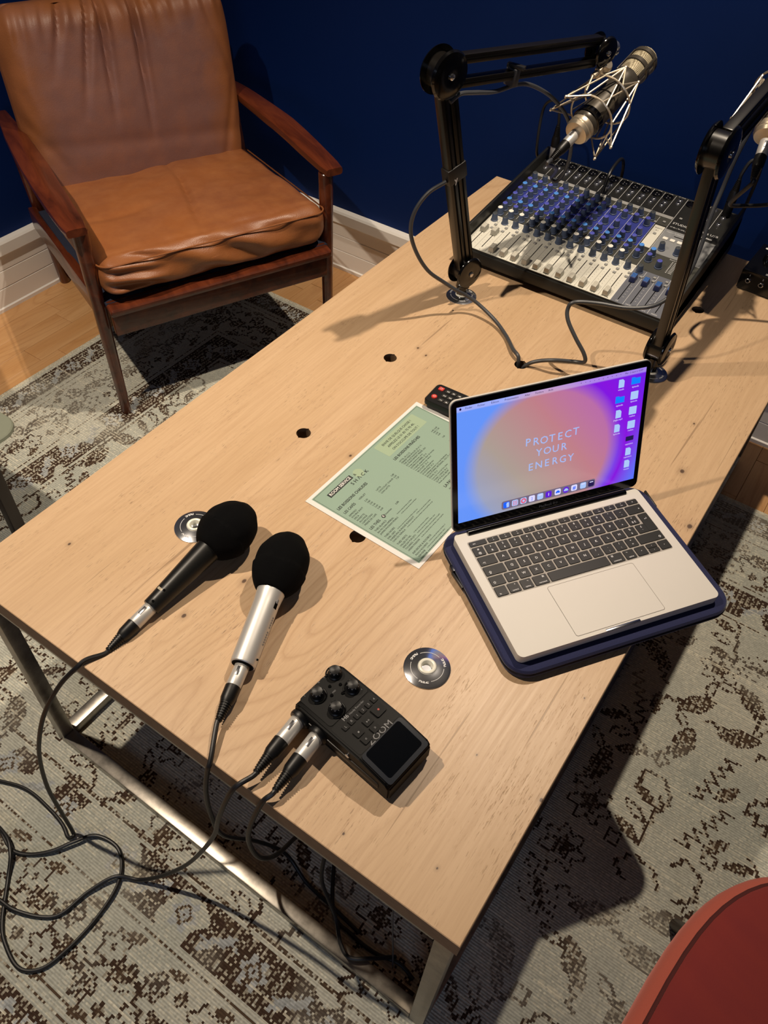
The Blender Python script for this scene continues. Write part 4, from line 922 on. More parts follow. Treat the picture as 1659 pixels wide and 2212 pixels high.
P('camera_dot', MB().lathe(LM @ Vector((.152, .2010, 0)), LM.to_3x3() @ Vector((0, 0, 1)), [(0, .0014), (.0002, .0014)], 12), 'dark_glass', lap)

# ------------------------------------------------------------------ menu sheet
mn = thing('menu_sheet', 'pale green printed room service menu half under the laptop', 'menu', (-.507, .3884, 0), (0, 0, 1.5408))
M['paper'] = plain('paper', srgb(222, 220, 216), .5, vary=.02); M['sage_print'] = plain('sage_print', srgb(140, 164, 148), .42, vary=.03, scale=8); M['pale_print'] = plain('pale_print', srgb(156, 176, 148), .42, vary=.02)
P('sheet', MB().box((.1485, -.105, .0006), (.297, .210, .0008)), 'paper', mn)
P('green_field', MB().prism([(.0085, -.2045), (.2885, -.2045), (.2885, -.0055), (.0085, -.0055)], .001, .0011), 'sage_print', mn)
b = flatMB(); z = .0012
def line(b, xa, ya, xb, yb, w_=.0004):
    d = Vector((xb - xa, yb - ya)); n2 = Vector((-d.y, d.x)).normalized() * w_ / 2; b.poly([(xa + n2.x, ya + n2.y, z), (xb + n2.x, yb + n2.y, z), (xb - n2.x, yb - n2.y, z), (xa - n2.x, ya - n2.y, z)][::-1])
for q in (((.0105, -.0075), (.2865, -.0075)), ((.2865, -.0075), (.2865, -.2025)), ((.2865, -.2025), (.0105, -.2025)), ((.0105, -.2025), (.0105, -.0075))): line(b, *q[0], *q[1], .0005)
P('border_line', b, 'print_black', mn)
P('pale_box', MB().prism(rrect(.1580, -.0435, .2652, -.0115, .002, 3), .0011, .0012), 'pale_print', mn)
P('title_box', MB().prism([(.0295, -.0270), (.0845, -.0270), (.0845, -.0180), (.0295, -.0180)], .0011, .00125), 'print_black', mn)
b = flatMB(); b.text('ROOM SERVICE', .0078, .0570, -.0225, .0014, 'CENTER', bold=.02, sx=.92); P('title_lettering', b, 'paper', mn)
P('pale_disc', MB().lathe((.098, -.0265, .0011), (0, 0, 1), [(0, .009), (.00005, .009)], 28), 'pale_print', mn)
b = flatMB(); Z_ = .0013
def tx(s_, x_, y_, sz, bold=0.0, sx=1.0, al='LEFT'): b.text(s_, sz, x_, y_, Z_, al, bold=bold, sx=sx)
tx('&', .089, -.0245, .007); tx('S H Λ C K', .0715, -.0340, .0088, .01, 1.05)
tx('ENVIE DE QUELQUE CHOSE ?', .2110, -.0195, .0064, .008, .95, 'CENTER'); tx('APPELEZ LE 01 83 75 95 40,', .2115, -.0285, .0064, .008, .98, 'CENTER'); tx("ON S'OCCUPE DE TOUT !", .2115, -.0378, .0064, .008, .98, 'CENTER')
tx('LES BOISSONS CHAUDES', .0165, -.0500, .0072, .018, .90); tx('LES CAFÉS', .0165, -.0622, .0066, .01, .9); tx('VERLET', .053, -.0622, .0045, 0, 1.1)
for i, (n2, p2) in enumerate((('ESPRESSO', '3,30'), ('DOUBLE SHOT', '3,80'), ('DÉCA', '3,50'), ('NOISETTE', '3,40'), ('ALLONGÉ', '3,60'), ('CAPPUCCINO', '5,40'), ('PRESSE DE CAFÉ', '6,60'))):
    y_ = -.0715 - i * .00485; tx(n2, .0172, y_, .0040); tx(p2, .0555, y_, .0040)
for i, (n2, p2) in enumerate((('LATTE', '5,80'), ('CHOCOLAT CHAUD', '6,50'), ('CHAI LATTE', '7,20'))):
    y_ = -.0715 - i * .00485; tx(n2, .0845, y_, .0040); tx(p2, .1240, y_, .0040)
tx('LES THÉS', .0160, -.1115, .0066, .01, .9); tx('kusmitea', .054, -.1115, .0042); tx('6,80', .080, -.1115, .0046)
yy = -.1195
for hd, ls in (('THÉS BLANCS', ('BAI MU DAN IMPÉRIAL', 'JASMIN PHOENIX PEARLS')), ('THÉS NOIRS', ('EARL GREY', 'DARJEELING RUNGLEE RUNGLIOT', 'CHAI DU KERALA')), ('THÉS VERTS', ('VALLÉE DU NIL', 'SENCHA FUKUJYU', 'TOUAREG', 'GREEN PASSION')), ('INFUSIONS & ROOIBOS', ('PEACH ROOIBOS', 'VERVEINE', 'MENTHE'))):
    tx(hd, .0172, yy, .0044); yy -= .0052
    for s_ in ls:
        tx(s_, .0172, yy, .0039); x_ = .0195 + len(s_) * .00235; tx('- le thé et notes de fruits et de fleurs, doux et parfumé, un goût rond'[:int(38 + 30 * random.random())], x_, yy, .0027); yy -= .0047
    yy -= .0034
tx('LES BOISSONS FRAÎCHES', .1565, -.0535, .0072, .018, .90)
yy = -.0632
for s_, p2 in (('VITTEL, 50 cl | 1L', '4,40 | 6,60'), ('PERRIER FINES BULLES, 50 cl | 1L', '4,90 | 7,20'), ('THÉ GLACÉ MAISON 30 cl', '6,00'), ('JUS FRAÎCHEMENT PRESSÉ, 20cl', '6,60'), ('Orange, pamplemousse, citron', ''), ('KOMBUCHA REBEL, 33 cl', '7,00'), ('L\'original, gingembre, fleur de sureau', ''), ('Verveine, Tisane de fruits, hibiscus', ''), ('RICOCHET, 33 cl', '6,00'), ('Limonade artisanale bio', ''), ('LE SCHORLE, 33 cl', '5,00'), ('Le mélange pomme | Le rosé framboise', ''), ('JUS DE POMME ARTISANAL, 33cl | 75 cl', ''), ('SODAS, 33 cl', ''), ('Coca-Cola, Coca-Cola Zéro, Sprite', ''), ('TONIC | GASOL 20 cl', ''), ('LE P\'TIT PLUS SIROP', ''), ('Menthe, grenadine, pêche', '')):
    sm = s_[1].islower() or s_[1] == "'"; tx(s_, .1580, yy, .0031 if sm and s_[0] != 'L' else .0039); 
    if p2: tx(p2, .249, yy, .0038)
    yy -= .00445
tx('LA PAUSE GOURMANDE', .1570, -.1500, .0072, .018, .9); tx('NOS PÂTISSERIES DU JOUR', .1580, -.1585, .0039)
P('lettering', b, 'print_black', mn)
P('logo_disc', MB().lathe((.0492, -.1115, .0011), (0, 0, 1), [(0, .0035), (.0002, .0035)], 20), 'print_black', mn)
b = flatMB(); b.text('K', .0055, .0492, -.1115, .0014, 'CENTER', bold=.02); P('logo_lettering', b, 'paper', mn)

# ------------------------------------------------------------------ remote control
rm = thing('remote_control', 'black remote control with two red buttons behind the laptop', 'remote', (-.484, .7065, 0), (0, 0, .035))
b = MB(); b.prism([(x, y) for x, y in rrect(.004, -.0235, .160, .0235, .006)], .0005, .009); P('back_shell', b, 'gloss_black', rm)
b = MB(); b.prism(rrect(0, -.0255, .165, .0255, .007), .009, .0185, inset=.002); P('top_shell', b, 'black_plastic', rm)
M['remote_red'] = plain('remote_red', srgb(196, 54, 44), .5); M['remote_key'] = plain('remote_key', srgb(44, 42, 38), .5)
P('power_button', MB().cyl((.013, -.011, .018), (.013, -.011, .0205), .0052, .0048, 20), 'remote_red', rm); P('source_button', MB().prism(rrect(.0085, .009, .018, .0175, .0015, 3), .018, .0202), 'remote_red', rm)
l_ = flatMB(); l_.text('O', .006, .013, -.011, .0206, 'CENTER'); l_.text('⎋', .006, .0132, .0132, .0204, 'CENTER'); P('lettering', l_, 'print_white', rm)
rk = MB().prism(rrect(-.0045, -.0038, .0045, .0038, .001, 3), 0, .0018).mesh('button', 'remote_key'); nums = ['7', '8', '9', '4', '5', '6', '1', '2', '3', '0', '-', '<']
for i in range(13):
    for j in range(3):
        x_ = .027 + i * .0108; y_ = -.0135 + j * .0132
        o = P('button', rk, None, rm, (x_, y_, .0183)); l_ = flatMB(); k = i * 3 + j
        l_.text(str((1 + k) % 10) if k < 11 else '<' , .0062, 0, 0, .0019, 'CENTER', Mx=Matrix.Rotation(-PI / 2, 4, 'Z'), bold=.02); P('lettering', l_, 'print_white', o)

# ------------------------------------------------------------------ mixing console
MXO = Vector((-.6845, 1.121, 0)); MW, MD = .4625, .400
mx = thing('mixing_console', 'black mixing console with rows of blue knobs and white faders', 'mixer', MXO)
al = math.atan2(.088 - .037, .395); ca, sa = math.cos(al), math.sin(al)
def PM(u_, v_, h_=0): return (u_, .004 + v_ * ca - h_ * sa, .037 + v_ * sa + h_ * ca)
PMX = Matrix.Translation((0, .004, .037)) @ Matrix.Rotation(al, 4, 'X')
b = MB(); prof = [(0, .012), (0, .030), (.004, .0365), (.3945, .0885), (.400, .084), (.400, .020), (.392, .010), (.01, .008)]
b.prism(prof, .0, MW, Matrix(((0, 0, 1, 0), (1, 0, 0, 0), (0, 1, 0, 0), (0, 0, 0, 1)))); bmesh.ops.bevel(b.bm, geom=b.bm.edges[:], offset=.0025, segments=2, affect='EDGES')
M['mixer_black'] = plain('mixer_black', srgb(24, 24, 22), .42, bump=.05, vary=.06)
P('chassis', b, 'mixer_black', mx)
for q in ((.05, .05), (MW - .05, .05), (.05, .34), (MW - .05, .34)): P('foot', MB().cyl((q[0], q[1], .0), (q[0], q[1], .011), .012), 'black_plastic', mx)
P('side_cheek', MB().box((.0035, .2, .05), (.007, .396, .075), Matrix.Rotation(al * .9, 3, 'X'), .003), 'mixer_black', mx); P('side_cheek', MB().box((MW - .0035, .2, .05), (.007, .396, .075), Matrix.Rotation(al * .9, 3, 'X'), .003), 'mixer_black', mx)
M['z_cream'] = plain('z_cream', srgb(214, 212, 200), .45, vary=.02); M['z_dark'] = plain('z_dark', srgb(62, 62, 56), .45, vary=.04); M['z_blue'] = plain('z_blue', srgb(46, 56, 138), .45, vary=.05)
M['z_slate'] = plain('z_slate', srgb(100, 103, 112), .45, vary=.03); M['z_light'] = plain('z_light', srgb(132, 134, 136), .45, vary=.03); M['z_strip'] = plain('z_strip', srgb(150, 150, 148), .45, vary=.03); M['z_top'] = plain('z_top', srgb(48, 47, 42), .4, vary=.05)
def zone(name, u0, v0, u1, v1, m_, h0=.0004, h1=.0008): P(name, MB().box(((u0 + u1) / 2, (v0 + v1) / 2, (h0 + h1) / 2), (u1 - u0, v1 - v0, h1 - h0)).mesh(name, m_) if False else MB().prism([(u0, v0), (u1, v0), (u1, v1), (u0, v1)], h0, h1, PMX), m_, mx)
zone('face_plate', .009, .002, .453, .397, 'z_top', -.0002, .0006)
zone('fader_field', .010, .003, .3425, .127, 'z_cream', .0004, .001); zone('knob_field', .010, .127, .3425, .186, 'z_dark', .0004, .001); zone('equaliser_field', .010, .186, .3165, .278, 'z_blue', .0004, .001)
zone('trim_field', .010, .278, .3425, .306, 'z_dark', .0004, .001); zone('name_strip', .012, .307, .341, .317, 'z_strip', .0004, .0011); zone('speaker_field', .3190, .193, .3405, .2745, 'z_cream', .0004, .0011)
zone('main_fader_field', .3428, .003, .4500, .120, 'z_slate', .0004, .001); zone('effect_field', .3428, .120, .4500, .184, 'z_dark', .0004, .001); zone('transport_field', .3428, .184, .4500, .272, 'z_light', .0004, .001)
def knob_me(cap, capname):
    b = MB(); b.lathe((0, 0, 0), (0, 0, 1), [(0, .0078), (.0022, .0076), (.0026, .0068), (.0150, .0056), (.0163, .0053)], 18, capb=False); b.mi = 1
    b.lathe((0, 0, 0), (0, 0, 1), [(.0163, .0053), (.0169, .0046), (.0170, .0001)], 18, False, False); b.box((0, .0026, .0172), (.0010, .0040, .0006)); return b.mesh('knob', ['knob_body', cap])
M['knob_body'] = plain('knob_body', srgb(80, 94, 122), .5, vary=.05); M['cap_white'] = plain('cap_white', srgb(236, 234, 224), .4); M['cap_blue'] = plain('cap_blue', srgb(78, 84, 178), .4); M['cap_light'] = plain('cap_light', srgb(78, 140, 222), .4); M['cap_grey'] = plain('cap_grey', srgb(66, 70, 74), .4)
KM = {k_: knob_me('cap_' + k_, k_) for k_ in ('white', 'blue', 'light', 'grey')}
def knob(u_, v_, c_): P('knob', KM[c_], None, mx, PM(u_, v_, .001), (al, 0, random.choice((0, 0, 0, .3, -.4))))
rowsM = ((.111, 'grey'), (.136, 'white'), (.155, 'blue'), (.175, 'light'), (.199, 'blue'), (.223, 'blue'), (.243, 'light'), (.265, 'blue'), (.290, 'grey'))
rowsS = ((.111, 'grey'), (.136, 'white'), (.155, 'blue'), (.174, 'light'), (.194, 'blue'), (.223, 'blue'), (.263, 'blue'), (.288, 'grey'))
fm = MB(); fm.box((0, 0, .0055), (.0088, .0185, .009), None, .0012, 2, top=.82); fm.mi = 1
for q in (-.004, -.0013, .0013, .004): fm.box((0, q, .0101), (.0070, .0009, .0006))
FAD = {'w': fm.mesh('fader', ['fader_white', 'fader_line'], 35) if False else None}
M['fader_white'] = plain('fader_white', srgb(176, 174, 164), .4, .2); M['fader_line'] = plain('fader_line', srgb(236, 232, 218), .35); M['fader_blue'] = plain('fader_blue', srgb(42, 54, 104), .4)
def fader_me(c1, c2):
    b = MB(); b.box((0, 0, .0062), (.0124, .0200, .0110), None, .0014, 2, top=.84); b.mi = 1
    for q in (-.0052, -.0017, .0017, .0052): b.box((0, q, .0119), (.0096, .0012, .0007))
    return b.mesh('fader', [c1, c2])
FAD = {'w': fader_me('fader_white', 'fader_line'), 'b': fader_me('fader_blue', 'cap_light')}
slot_me = MB().box((0, 0, 0), (.0017, .074, .0003)).mesh('fader_slot', 'hole_dark')
btn_me = MB().box((0, 0, .0012), (.0062, .0052, .0026), None, .0006, 1).mesh('button', 'z_strip'); M['btn_w'] = M['z_strip']
xlr_b = MB(); xlr_b.lathe((0, 0, 0), (0, 0, 1), [(0, .0112), (.0016, .0112), (.0020, .0104), (.0019, .0092), (.0004, .0090), (.0004, .0001)], 26, capb=False); XLR = xlr_b.mesh('microphone_socket', 'gloss_black')
pin_me = flatMB()
for q in (0, 2.1, 4.2): pin_me.poly([(.0042 * math.cos(q) + .0013 * math.cos(w_), .0042 * math.sin(q) + .0013 * math.sin(w_), .0007) for w_ in np.linspace(0, 2 * PI, 8, False)])
pin_me.mi = 0; PIN = pin_me.mesh('contact_hole', 'print_grey', 0)
jb = MB(); jb.lathe((0, 0, 0), (0, 0, 1), [(0, .0060), (.0014, .0056), (.0022, .0046), (.0038, .0042), (.0042, .0036), (.0042, .0026), (.0015, .0024)], 16, capb=False); JACK = jb.mesh('jack_socket', 'chrome')
jd = MB().lathe((0, 0, 0), (0, 0, 1), [(.0016, .0025), (.0018, .0001)], 12, False, False).mesh('jack_hole', 'hole_dark')
def put(name, me_, u_, v_, h_=.001, rz=0): return P(name, me_, None, mx, PM(u_, v_, h_), (al, 0, rz))
for k in range(13):
    u_ = .0238 + k * .02542
    rows_ = rowsM if k < 8 else (rowsS if k < 12 else ((.111, 'grey'), (.153, 'blue'), (.173, 'light')))
    for v_, c_ in rows_: knob(u_, v_, c_)
    put('fader_slot', slot_me, u_ - .0008, .053)
    P('fader', FAD['w'], None, mx, PM(u_ - .0008, .070 if k < 2 else .0175, .001), (al, 0, 0))
    put('button', btn_me, u_ + .0115, .0965); put('button', btn_me, u_ + .0105, .083)
    if k < 12: put('button', btn_me, u_ + .0115, .281)
    if k < 12:
        put('microphone_socket', XLR, u_ - .0008, .3785); s_ = put('contact_hole', PIN, u_ - .0008, .3785)
        for q in (.356, .343): put('jack_socket', JACK, u_ + (.001 if q > .35 else -.001), q); put('jack_hole', jd, u_ + (.001 if q > .35 else -.001), q)
for k, u_ in enumerate((.3548, .3802, .4056, .4308)):
    put('fader_slot', slot_me, u_, .050); P('fader', FAD['b'], None, mx, PM(u_, .0815, .001), (al, 0, 0)); put('button', btn_me, u_ + .0105, .0965)
    if k: put('button', btn_me, u_ + .0085, .108)
for u_, v_, c_ in ((.3548, .111, 'grey'), (.3548, .153, 'blue'), (.3548, .173, 'light'), (.3805, .143, 'blue'), (.3625, .201, 'grey'), (.3950, .201, 'grey'), (.4285, .205, 'grey'), (.4285, .165, 'grey')): knob(u_, v_, c_)
wk = MB().prism(rrect(-.0052, -.0040, .0052, .0040, .0012, 3), 0, .0026).mesh('transport_key', 'cap_white')
for u_ in (.3555, .3708, .3862): put('transport_key', wk, u_, .2375)
put('card_slot', MB().box((0, 0, .0003), (.024, .0018, .0006)).mesh('card_slot', 'hole_dark'), .380, .2545); put('button', btn_me, .3298, .2430); put('button', btn_me, .3310, .2900); put('button', btn_me, .3560, .3180)
put('microphone_socket', XLR, .3545, .3780); put('microphone_socket', XLR, .3800, .3780)
for u_, v_ in ((.4300, .384), (.4300, .366), (.4300, .340), (.4050, .366), (.4050, .345), (.4050, .384), (.3300, .378), (.3300, .366)): put('jack_socket', JACK, u_, v_); put('jack_hole', jd, u_, v_)
b = flatMB(); hz = .0013
def pl2(u0, v0, u1, v1, w_=.0005):
    d = Vector((u1 - u0, v1 - v0)); n2 = Vector((-d.y, d.x)).normalized() * w_ / 2
    b.poly([PMX @ Vector((u0 + n2.x, v0 + n2.y, hz)), PMX @ Vector((u1 + n2.x, v1 + n2.y, hz)), PMX @ Vector((u1 - n2.x, v1 - n2.y, hz)), PMX @ Vector((u0 - n2.x, v0 - n2.y, hz))][::-1])
for k in range(1, 13): pl2(.0111 + k * .02542, .128, .0111 + k * .02542, .304, .0006); pl2(.0111 + k * .02542, .319, .0111 + k * .02542, .393, .0006)
for u_ in (.3680, .3932, .4184): pl2(u_, .004, u_, .118, .0006)
pl2(.3425, .004, .3425, .393, .0007); pl2(.3930, .305, .3930, .393, .0006); pl2(.4184, .305, .4184, .393, .0006)
for k in range(16):
    u_ = .0238 + k * .02542
    if u_ > .44: break
    for j in range(7): pl2(u_ + .0042 if k > 12 else u_ + .0036, .024 + j * .0095, u_ + .0078 if k > 12 else u_ + .0050, .024 + j * .0095, .0005)
for j in range(9):
    pl2(.398, .137 + j * .0045, .4005, .137 + j * .0045, .0016); pl2(.403, .137 + j * .0045, .4105, .137 + j * .0045, .0011)
b.text('STUDIOLIVE AR16 USB', .0098, .3470, .2975, hz, Mx=PMX); b.text('24 Bit | 96 kHz | Bluetooth', .0052, .3470, .2830, hz, Mx=PMX); b.text('PreSonus', .0095, .4020, .2835, hz, Mx=PMX, bold=.02); b.text('Stereo Digital Effects', .0045, .3900, .1795, hz, Mx=PMX); b.text('Capture SD Recorder', .0045, .3480, .2640, hz, Mx=PMX)
for u_, s_ in ((.3548, 'FX'), (.3802, 'MON 1'), (.4056, 'MON 2'), (.4308, 'MAIN')): b.text(s_, .0048, u_, .0075, hz, 'CENTER', Mx=PMX)
names = ['1', '2', '3', '4', '5', '6', '7', '8', '9/10', '11/12', '13/14', '15/16', 'ST 17/18']
for k, s_ in enumerate(names): b.text(s_, .0042, .0238 + k * .02542, .3925, hz, 'CENTER', Mx=PMX)
P('panel_printing', b, 'print_white', mx)
b = flatMB()
for k, s_ in enumerate(names): b.text(s_, .0042, .0238 + k * .02542, .0065, hz, 'CENTER', Mx=PMX)
for k in range(1, 13): pl2(.0111 + k * .02542, .004, .0111 + k * .02542, .126, .0003)
for k in range(13):
    u_ = .0238 + k * .02542
    for j in range(8): pl2(u_ + .0045, .022 + j * .0088, u_ + .0062, .022 + j * .0088, .0004); pl2(u_ - .0078, .022 + j * .0088, u_ - .0062, .022 + j * .0088, .0004)
    b.poly([PMX @ Vector((u_ + .0095 + .0011 * math.cos(q), .1075 + .0011 * math.sin(q), hz)) for q in np.linspace(0, 2 * PI, 8, False)])
b.text('Bluetooth', .0040, .3298, .2650, hz, 'CENTER', Mx=PMX); b.text('4.1', .0055, .3298, .2560, hz, 'CENTER', Mx=PMX)
P('panel_printing', b, 'print_black', mx)

# cables and plugs at the mixer -------------------------------------------------------------
def W(p): return MXO + Vector(p)
x1 = W(PM(.0232, .3785, .004)); up = Vector((0, -sa, ca)); up = Vector((-.02, -.05, 1)).normalized()
plug(x1, up, 'black cable plug standing upright in the mixer\'s first socket', False)
x1e = x1 + up * .075
cable('patch_cable', [x1e, x1e + up * .012, x1e + Vector((-.010, .004, .040)), x1e + Vector((-.030, .006, .045)), x1e + Vector((-.048, .012, .015)), (-.700, 1.49, .10), (-.703, 1.545, .05), (-.70, 1.56, .004)], .0032, 'thin black cable arching from the mixer\'s first socket down its left rear side')
mpd = -(m1q - m1p).normalized(); mp0 = m1p - mpd * .030
plug(mp0, mpd, 'silver and black plug in the tail of the microphone over the mixer')
me_ = mp0 + mpd * .075
cable('microphone_cable', [me_ - mpd * .003, me_ + mpd * .012, (-.532, 1.200, .215), (-.556, 1.255, .175), (-.570, 1.281, .155), (-.560, 1.279, .150), (-.547, 1.276, .165), (-.534, 1.263, .205), (-.531, 1.244, .255), (-.541, 1.222, .300), (-.561, 1.183, .340), (-.579, 1.130, .370), (-.582, 1.075, .386), (-.588, 1.01, .392), (-.598, .96, .402), (-.606, .925, .408), (-.612, .905, .40)], .0036, 'grey cable curling from the microphone over the mixer up to its boom arm', 'cable_grey')
cable('boom_cable', [(-.6185, .93, .262), (-.638, .905, .245), (-.650, .885, .215), (-.652, .880, .18), (-.642, .888, .14), (-.625, .907, .10), (-.604, .935, .07), (-.585, .952, .052), (-.570, .968, .038), (-.545, .975, .025), (-.502, .966, .012), (-.464, .942, .007), (-.432, .909, .010), (-.413, .896, .008), (-.409, .892, -.02), (-.408, .891, -.06)], .0036, 'grey cable looping beside the left boom arm and down a table hole', 'cable_grey')
P('cable_tie', MB().tube([Vector((-.585, .962, .046)) + Vector((.0, math.cos(q) * .006, math.sin(q) * .006)) for q in np.linspace(0, 2 * PI, 12, False)], .0016, 6, True), 'cable', label='small black cable tie on the grey cable beside the left boom arm\'s grommet', cat='cable tie')
cable('boom_cable', [(-.400, .888, -.06), (-.398, .888, -.01), (-.390, .892, .006), (-.374, .899, .016), (-.347, .906, .026), (-.318, .92, .028), (-.299, .92, .036), (-.304, .922, .050), (-.328, .928, .07), (-.352, .938, .09), (-.361, .948, .105), (-.354, .955, .118), (-.319, .976, .119), (-.274, .994, .119), (-.236, 1.016, .127), (-.214, 1.037, .15), (-.206, 1.062, .18), (-.207, 1.085, .22), (-.212, 1.104, .26), (-.213, 1.123, .30), (-.212, 1.134, .35), (-.206, 1.150, .40), (-.198, 1.19, .44)], .0036, 'grey cable rising from a table hole along the right boom arm', 'cable_grey')
mpd2 = Vector((-.015, .012, -1)).normalized(); mp2 = m2p + Vector((.0, 0, .018))
plug(mp2, -(m2q - m2p).normalized(), 'silver and black plug in the tail of the right-hand studio microphone')
e_ = mp2 - (m2q - m2p).normalized() * .072; dd_ = -(m2q - m2p).normalized()
cable('microphone_cable', [e_, e_ + dd_ * .012, e_ + Vector((-.022, .01, -.055)), e_ + Vector((-.008, .06, -.075)), e_ + Vector((.04, .10, -.07)), e_ + Vector((.11, .14, -.03))], .0036, 'black cable bending away below the right-hand studio microphone')
xr = W(PM(.3545, .3780, .004)); plug(xr + Vector((.076, 0, -.0006)), Vector((.0, .05, 1)), 'black plug standing in the rear right corner of the mixer', False, 'black_plastic')
xe = xr + Vector((.076, .004, .075))
cable('patch_cable', [xe, xe + Vector((0, .001, .012)), xe + Vector((.006, .012, .034)), xe + Vector((.020, .025, .035)), xe + Vector((.027, .033, .005)), (-.232, 1.555, .06), (-.232, 1.565, .004)], .0036, 'black cable arching over the rear right corner of the mixer')
cable('patch_cable', [(-.497, 1.40, .098), (-.499, 1.43, .135), (-.505, 1.50, .135), (-.512, 1.555, .09), (-.515, 1.57, .004)], .0036, 'black cable dropping behind the mixer below the microphone')

# ------------------------------------------------------------------ headphone amplifier box at the right edge
hp = thing('headphone_amplifier', 'small black headphone amplifier with front sockets at the right edge', 'amplifier', (-.167, 1.395, 0), (0, 0, math.radians(-2)))
P('case', MB().box((.10, .065, .024), (.20, .13, .042), None, .002), 'gloss_black', hp)
b = flatMB()
for i in range(4):
    o = P('headphone_socket', MB().lathe((.018 + i * .027, 0, .024), (0, -1, 0), [(-.001, .0052), (.0015, .0052), (.0022, .0044), (.0022, .0032), (.0, .0030)], 20, capb=False), 'chrome', hp)
    P('socket_hole', MB().lathe((.018 + i * .027, 0, .024), (0, -1, 0), [(.0006, .0031), (.0007, .0001)], 16, False, False), 'hole_dark', o)
    b.text(str(i + 1), .0055, .0185 + i * .027, .0, .0, 'CENTER', Mx=Matrix.Translation((0, -.0004, .036)) @ Matrix.Rotation(PI / 2, 4, 'X'))
    kn = P('volume_knob', MB().lathe((.028 + i * .027, .062, .045), (0, 0, 1), [(0, .0085), (.004, .0080), (.013, .0068), (.014, .006)], 20), 'gloss_black', hp)
    P('pointer', MB().box((.028 + i * .027, .066, .0592), (.0012, .006, .0006)), 'print_white', kn)
b.poly([(.024, .108, .0455), (.055, .108, .0455), (.055, .114, .0455), (.024, .114, .0455)]); b.poly([(.014 + .004 * math.cos(q), .111 + .004 * math.sin(q), .0455) for q in np.linspace(0, 2 * PI, 14, False)])
for q in (.0245, .0285):
    b.poly([(.045, q - .02 + .0, .0455), (.19, q - .02, .0455), (.19, q - .0188, .0455), (.045, q - .0188, .0455)])
P('lettering', b, 'print_white', hp)
P('foot', MB().cyl((.015, .015, 0), (.015, .015, .004), .006), 'black_plastic', hp); P('foot', MB().cyl((.185, .115, 0), (.185, .115, .004), .006), 'black_plastic', hp)

# ------------------------------------------------------------------ leather armchair
ch = thing('armchair', 'teak armchair with worn tan leather cushions in the corner', 'armchair', (-1.368, .707, FZ), (0, 0, 1.1541))
R0 = RUG - FZ
def leg_mb(p0, p1, r0, r1): 
    p0, p1 = Vector(p0), Vector(p1); return MB().lathe(p0, p1 - p0, [(0, r0 * .9), (.003, r0), ((p1 - p0).length - .002, r1), ((p1 - p0).length, r1 * .9)], 24)
P('leg', leg_mb((0, 0, R0), (0, 0, .512), .0120, .0180), 'teak', ch); P('leg', leg_mb((.595, 0, R0), (.595, 0, .512), .0120, .0180), 'teak', ch)
P('leg', leg_mb((.044, .682, .001), (.004, .600, .505), .0150, .0160), 'teak', ch); P('leg', leg_mb((.551, .682, R0), (.591, .600, .505), .0150, .0160), 'teak', ch)
def armrest(xc, s):
    b = MB(); N = 22; secs = []
    for i in range(N + 1):
        t_ = i / N; y = -.026 + t_ * .66
        w_ = np.interp(t_, [0, .03, .2, .45, .75, .9, 1], [.022, .026, .030, .032, .026, .018, .014]); z_ = np.interp(t_, [0, .15, .4, .8, 1], [.520, .524, .532, .528, .520]); xo = s * np.interp(t_, [0, .3, .6, 1], [.006, .008, .004, -.006])
        th = np.interp(t_, [0, .1, .5, 1], [.009, .010, .011, .010]); sec = []
        for k in range(12):
            a_ = 2 * PI * k / 12; cx_ = math.copysign(abs(math.cos(a_)) ** .45, math.cos(a_)); sz_ = math.copysign(abs(math.sin(a_)) ** .45, math.sin(a_)); sec.append(b.bm.verts.new((xc + xo + w_ * cx_, y, z_ + th * sz_ - (.004 * s * 0))))
        secs.append(sec)
    for A_, B_ in zip(secs, secs[1:]):
        for k in range(12): b.bm.faces.new((A_[k], A_[(k + 1) % 12], B_[(k + 1) % 12], B_[k]))
    b.bm.faces.new(secs[0][::-1]); b.bm.faces.new(secs[-1]); P('armrest', b, 'teak', ch)
armrest(-.004, -1); armrest(.599, 1)
b = MB(); b.box((.2975, -.024, .290), (.560, .020, .070), None, .004); P('front_rail', b, 'teak', ch)
b = MB(); b.box((.2975, -.030, .3270), (.572, .044, .020), Matrix.Rotation(.12, 3, 'X'), .008, 3); P('seat_lip', b, 'teak', ch)
for x_ in (.006, .589): P('side_rail', MB().box((x_, .325, .276), (.022, .62, .060), Matrix.Rotation(-.11, 3, 'X'), .004), 'teak', ch)
P('rear_rail', MB().box((.2975, .60, .22), (.57, .022, .05), None, .004), 'teak', ch)
for x_ in (.06, .535): P('back_post', MB().box((x_, .585, .52), (.026, .028, .44), Matrix.Rotation(-.17, 3, 'X'), .005), 'teak', ch)
for z_, y_ in ((.70, .606), (.60, .589), (.50, .572), (.40, .555)): P('back_slat', MB().box((.2975, y_, z_), (.46, .012, .035), Matrix.Rotation(-.17, 3, 'X'), .004), 'teak', ch)
for i in range(5): P('webbing_strap', MB().box((.085 + i * .106, -.004 + .0, .3375), (.044, .030, .003), Matrix.Rotation(.08, 3, 'X'), .001), 'webbing', ch)
for i in range(4): P('webbing_strap', MB().box((.10 + i * .132, .30, .300), (.05, .56, .003), Matrix.Rotation(-.12, 3, 'X'), .001), 'webbing', ch)
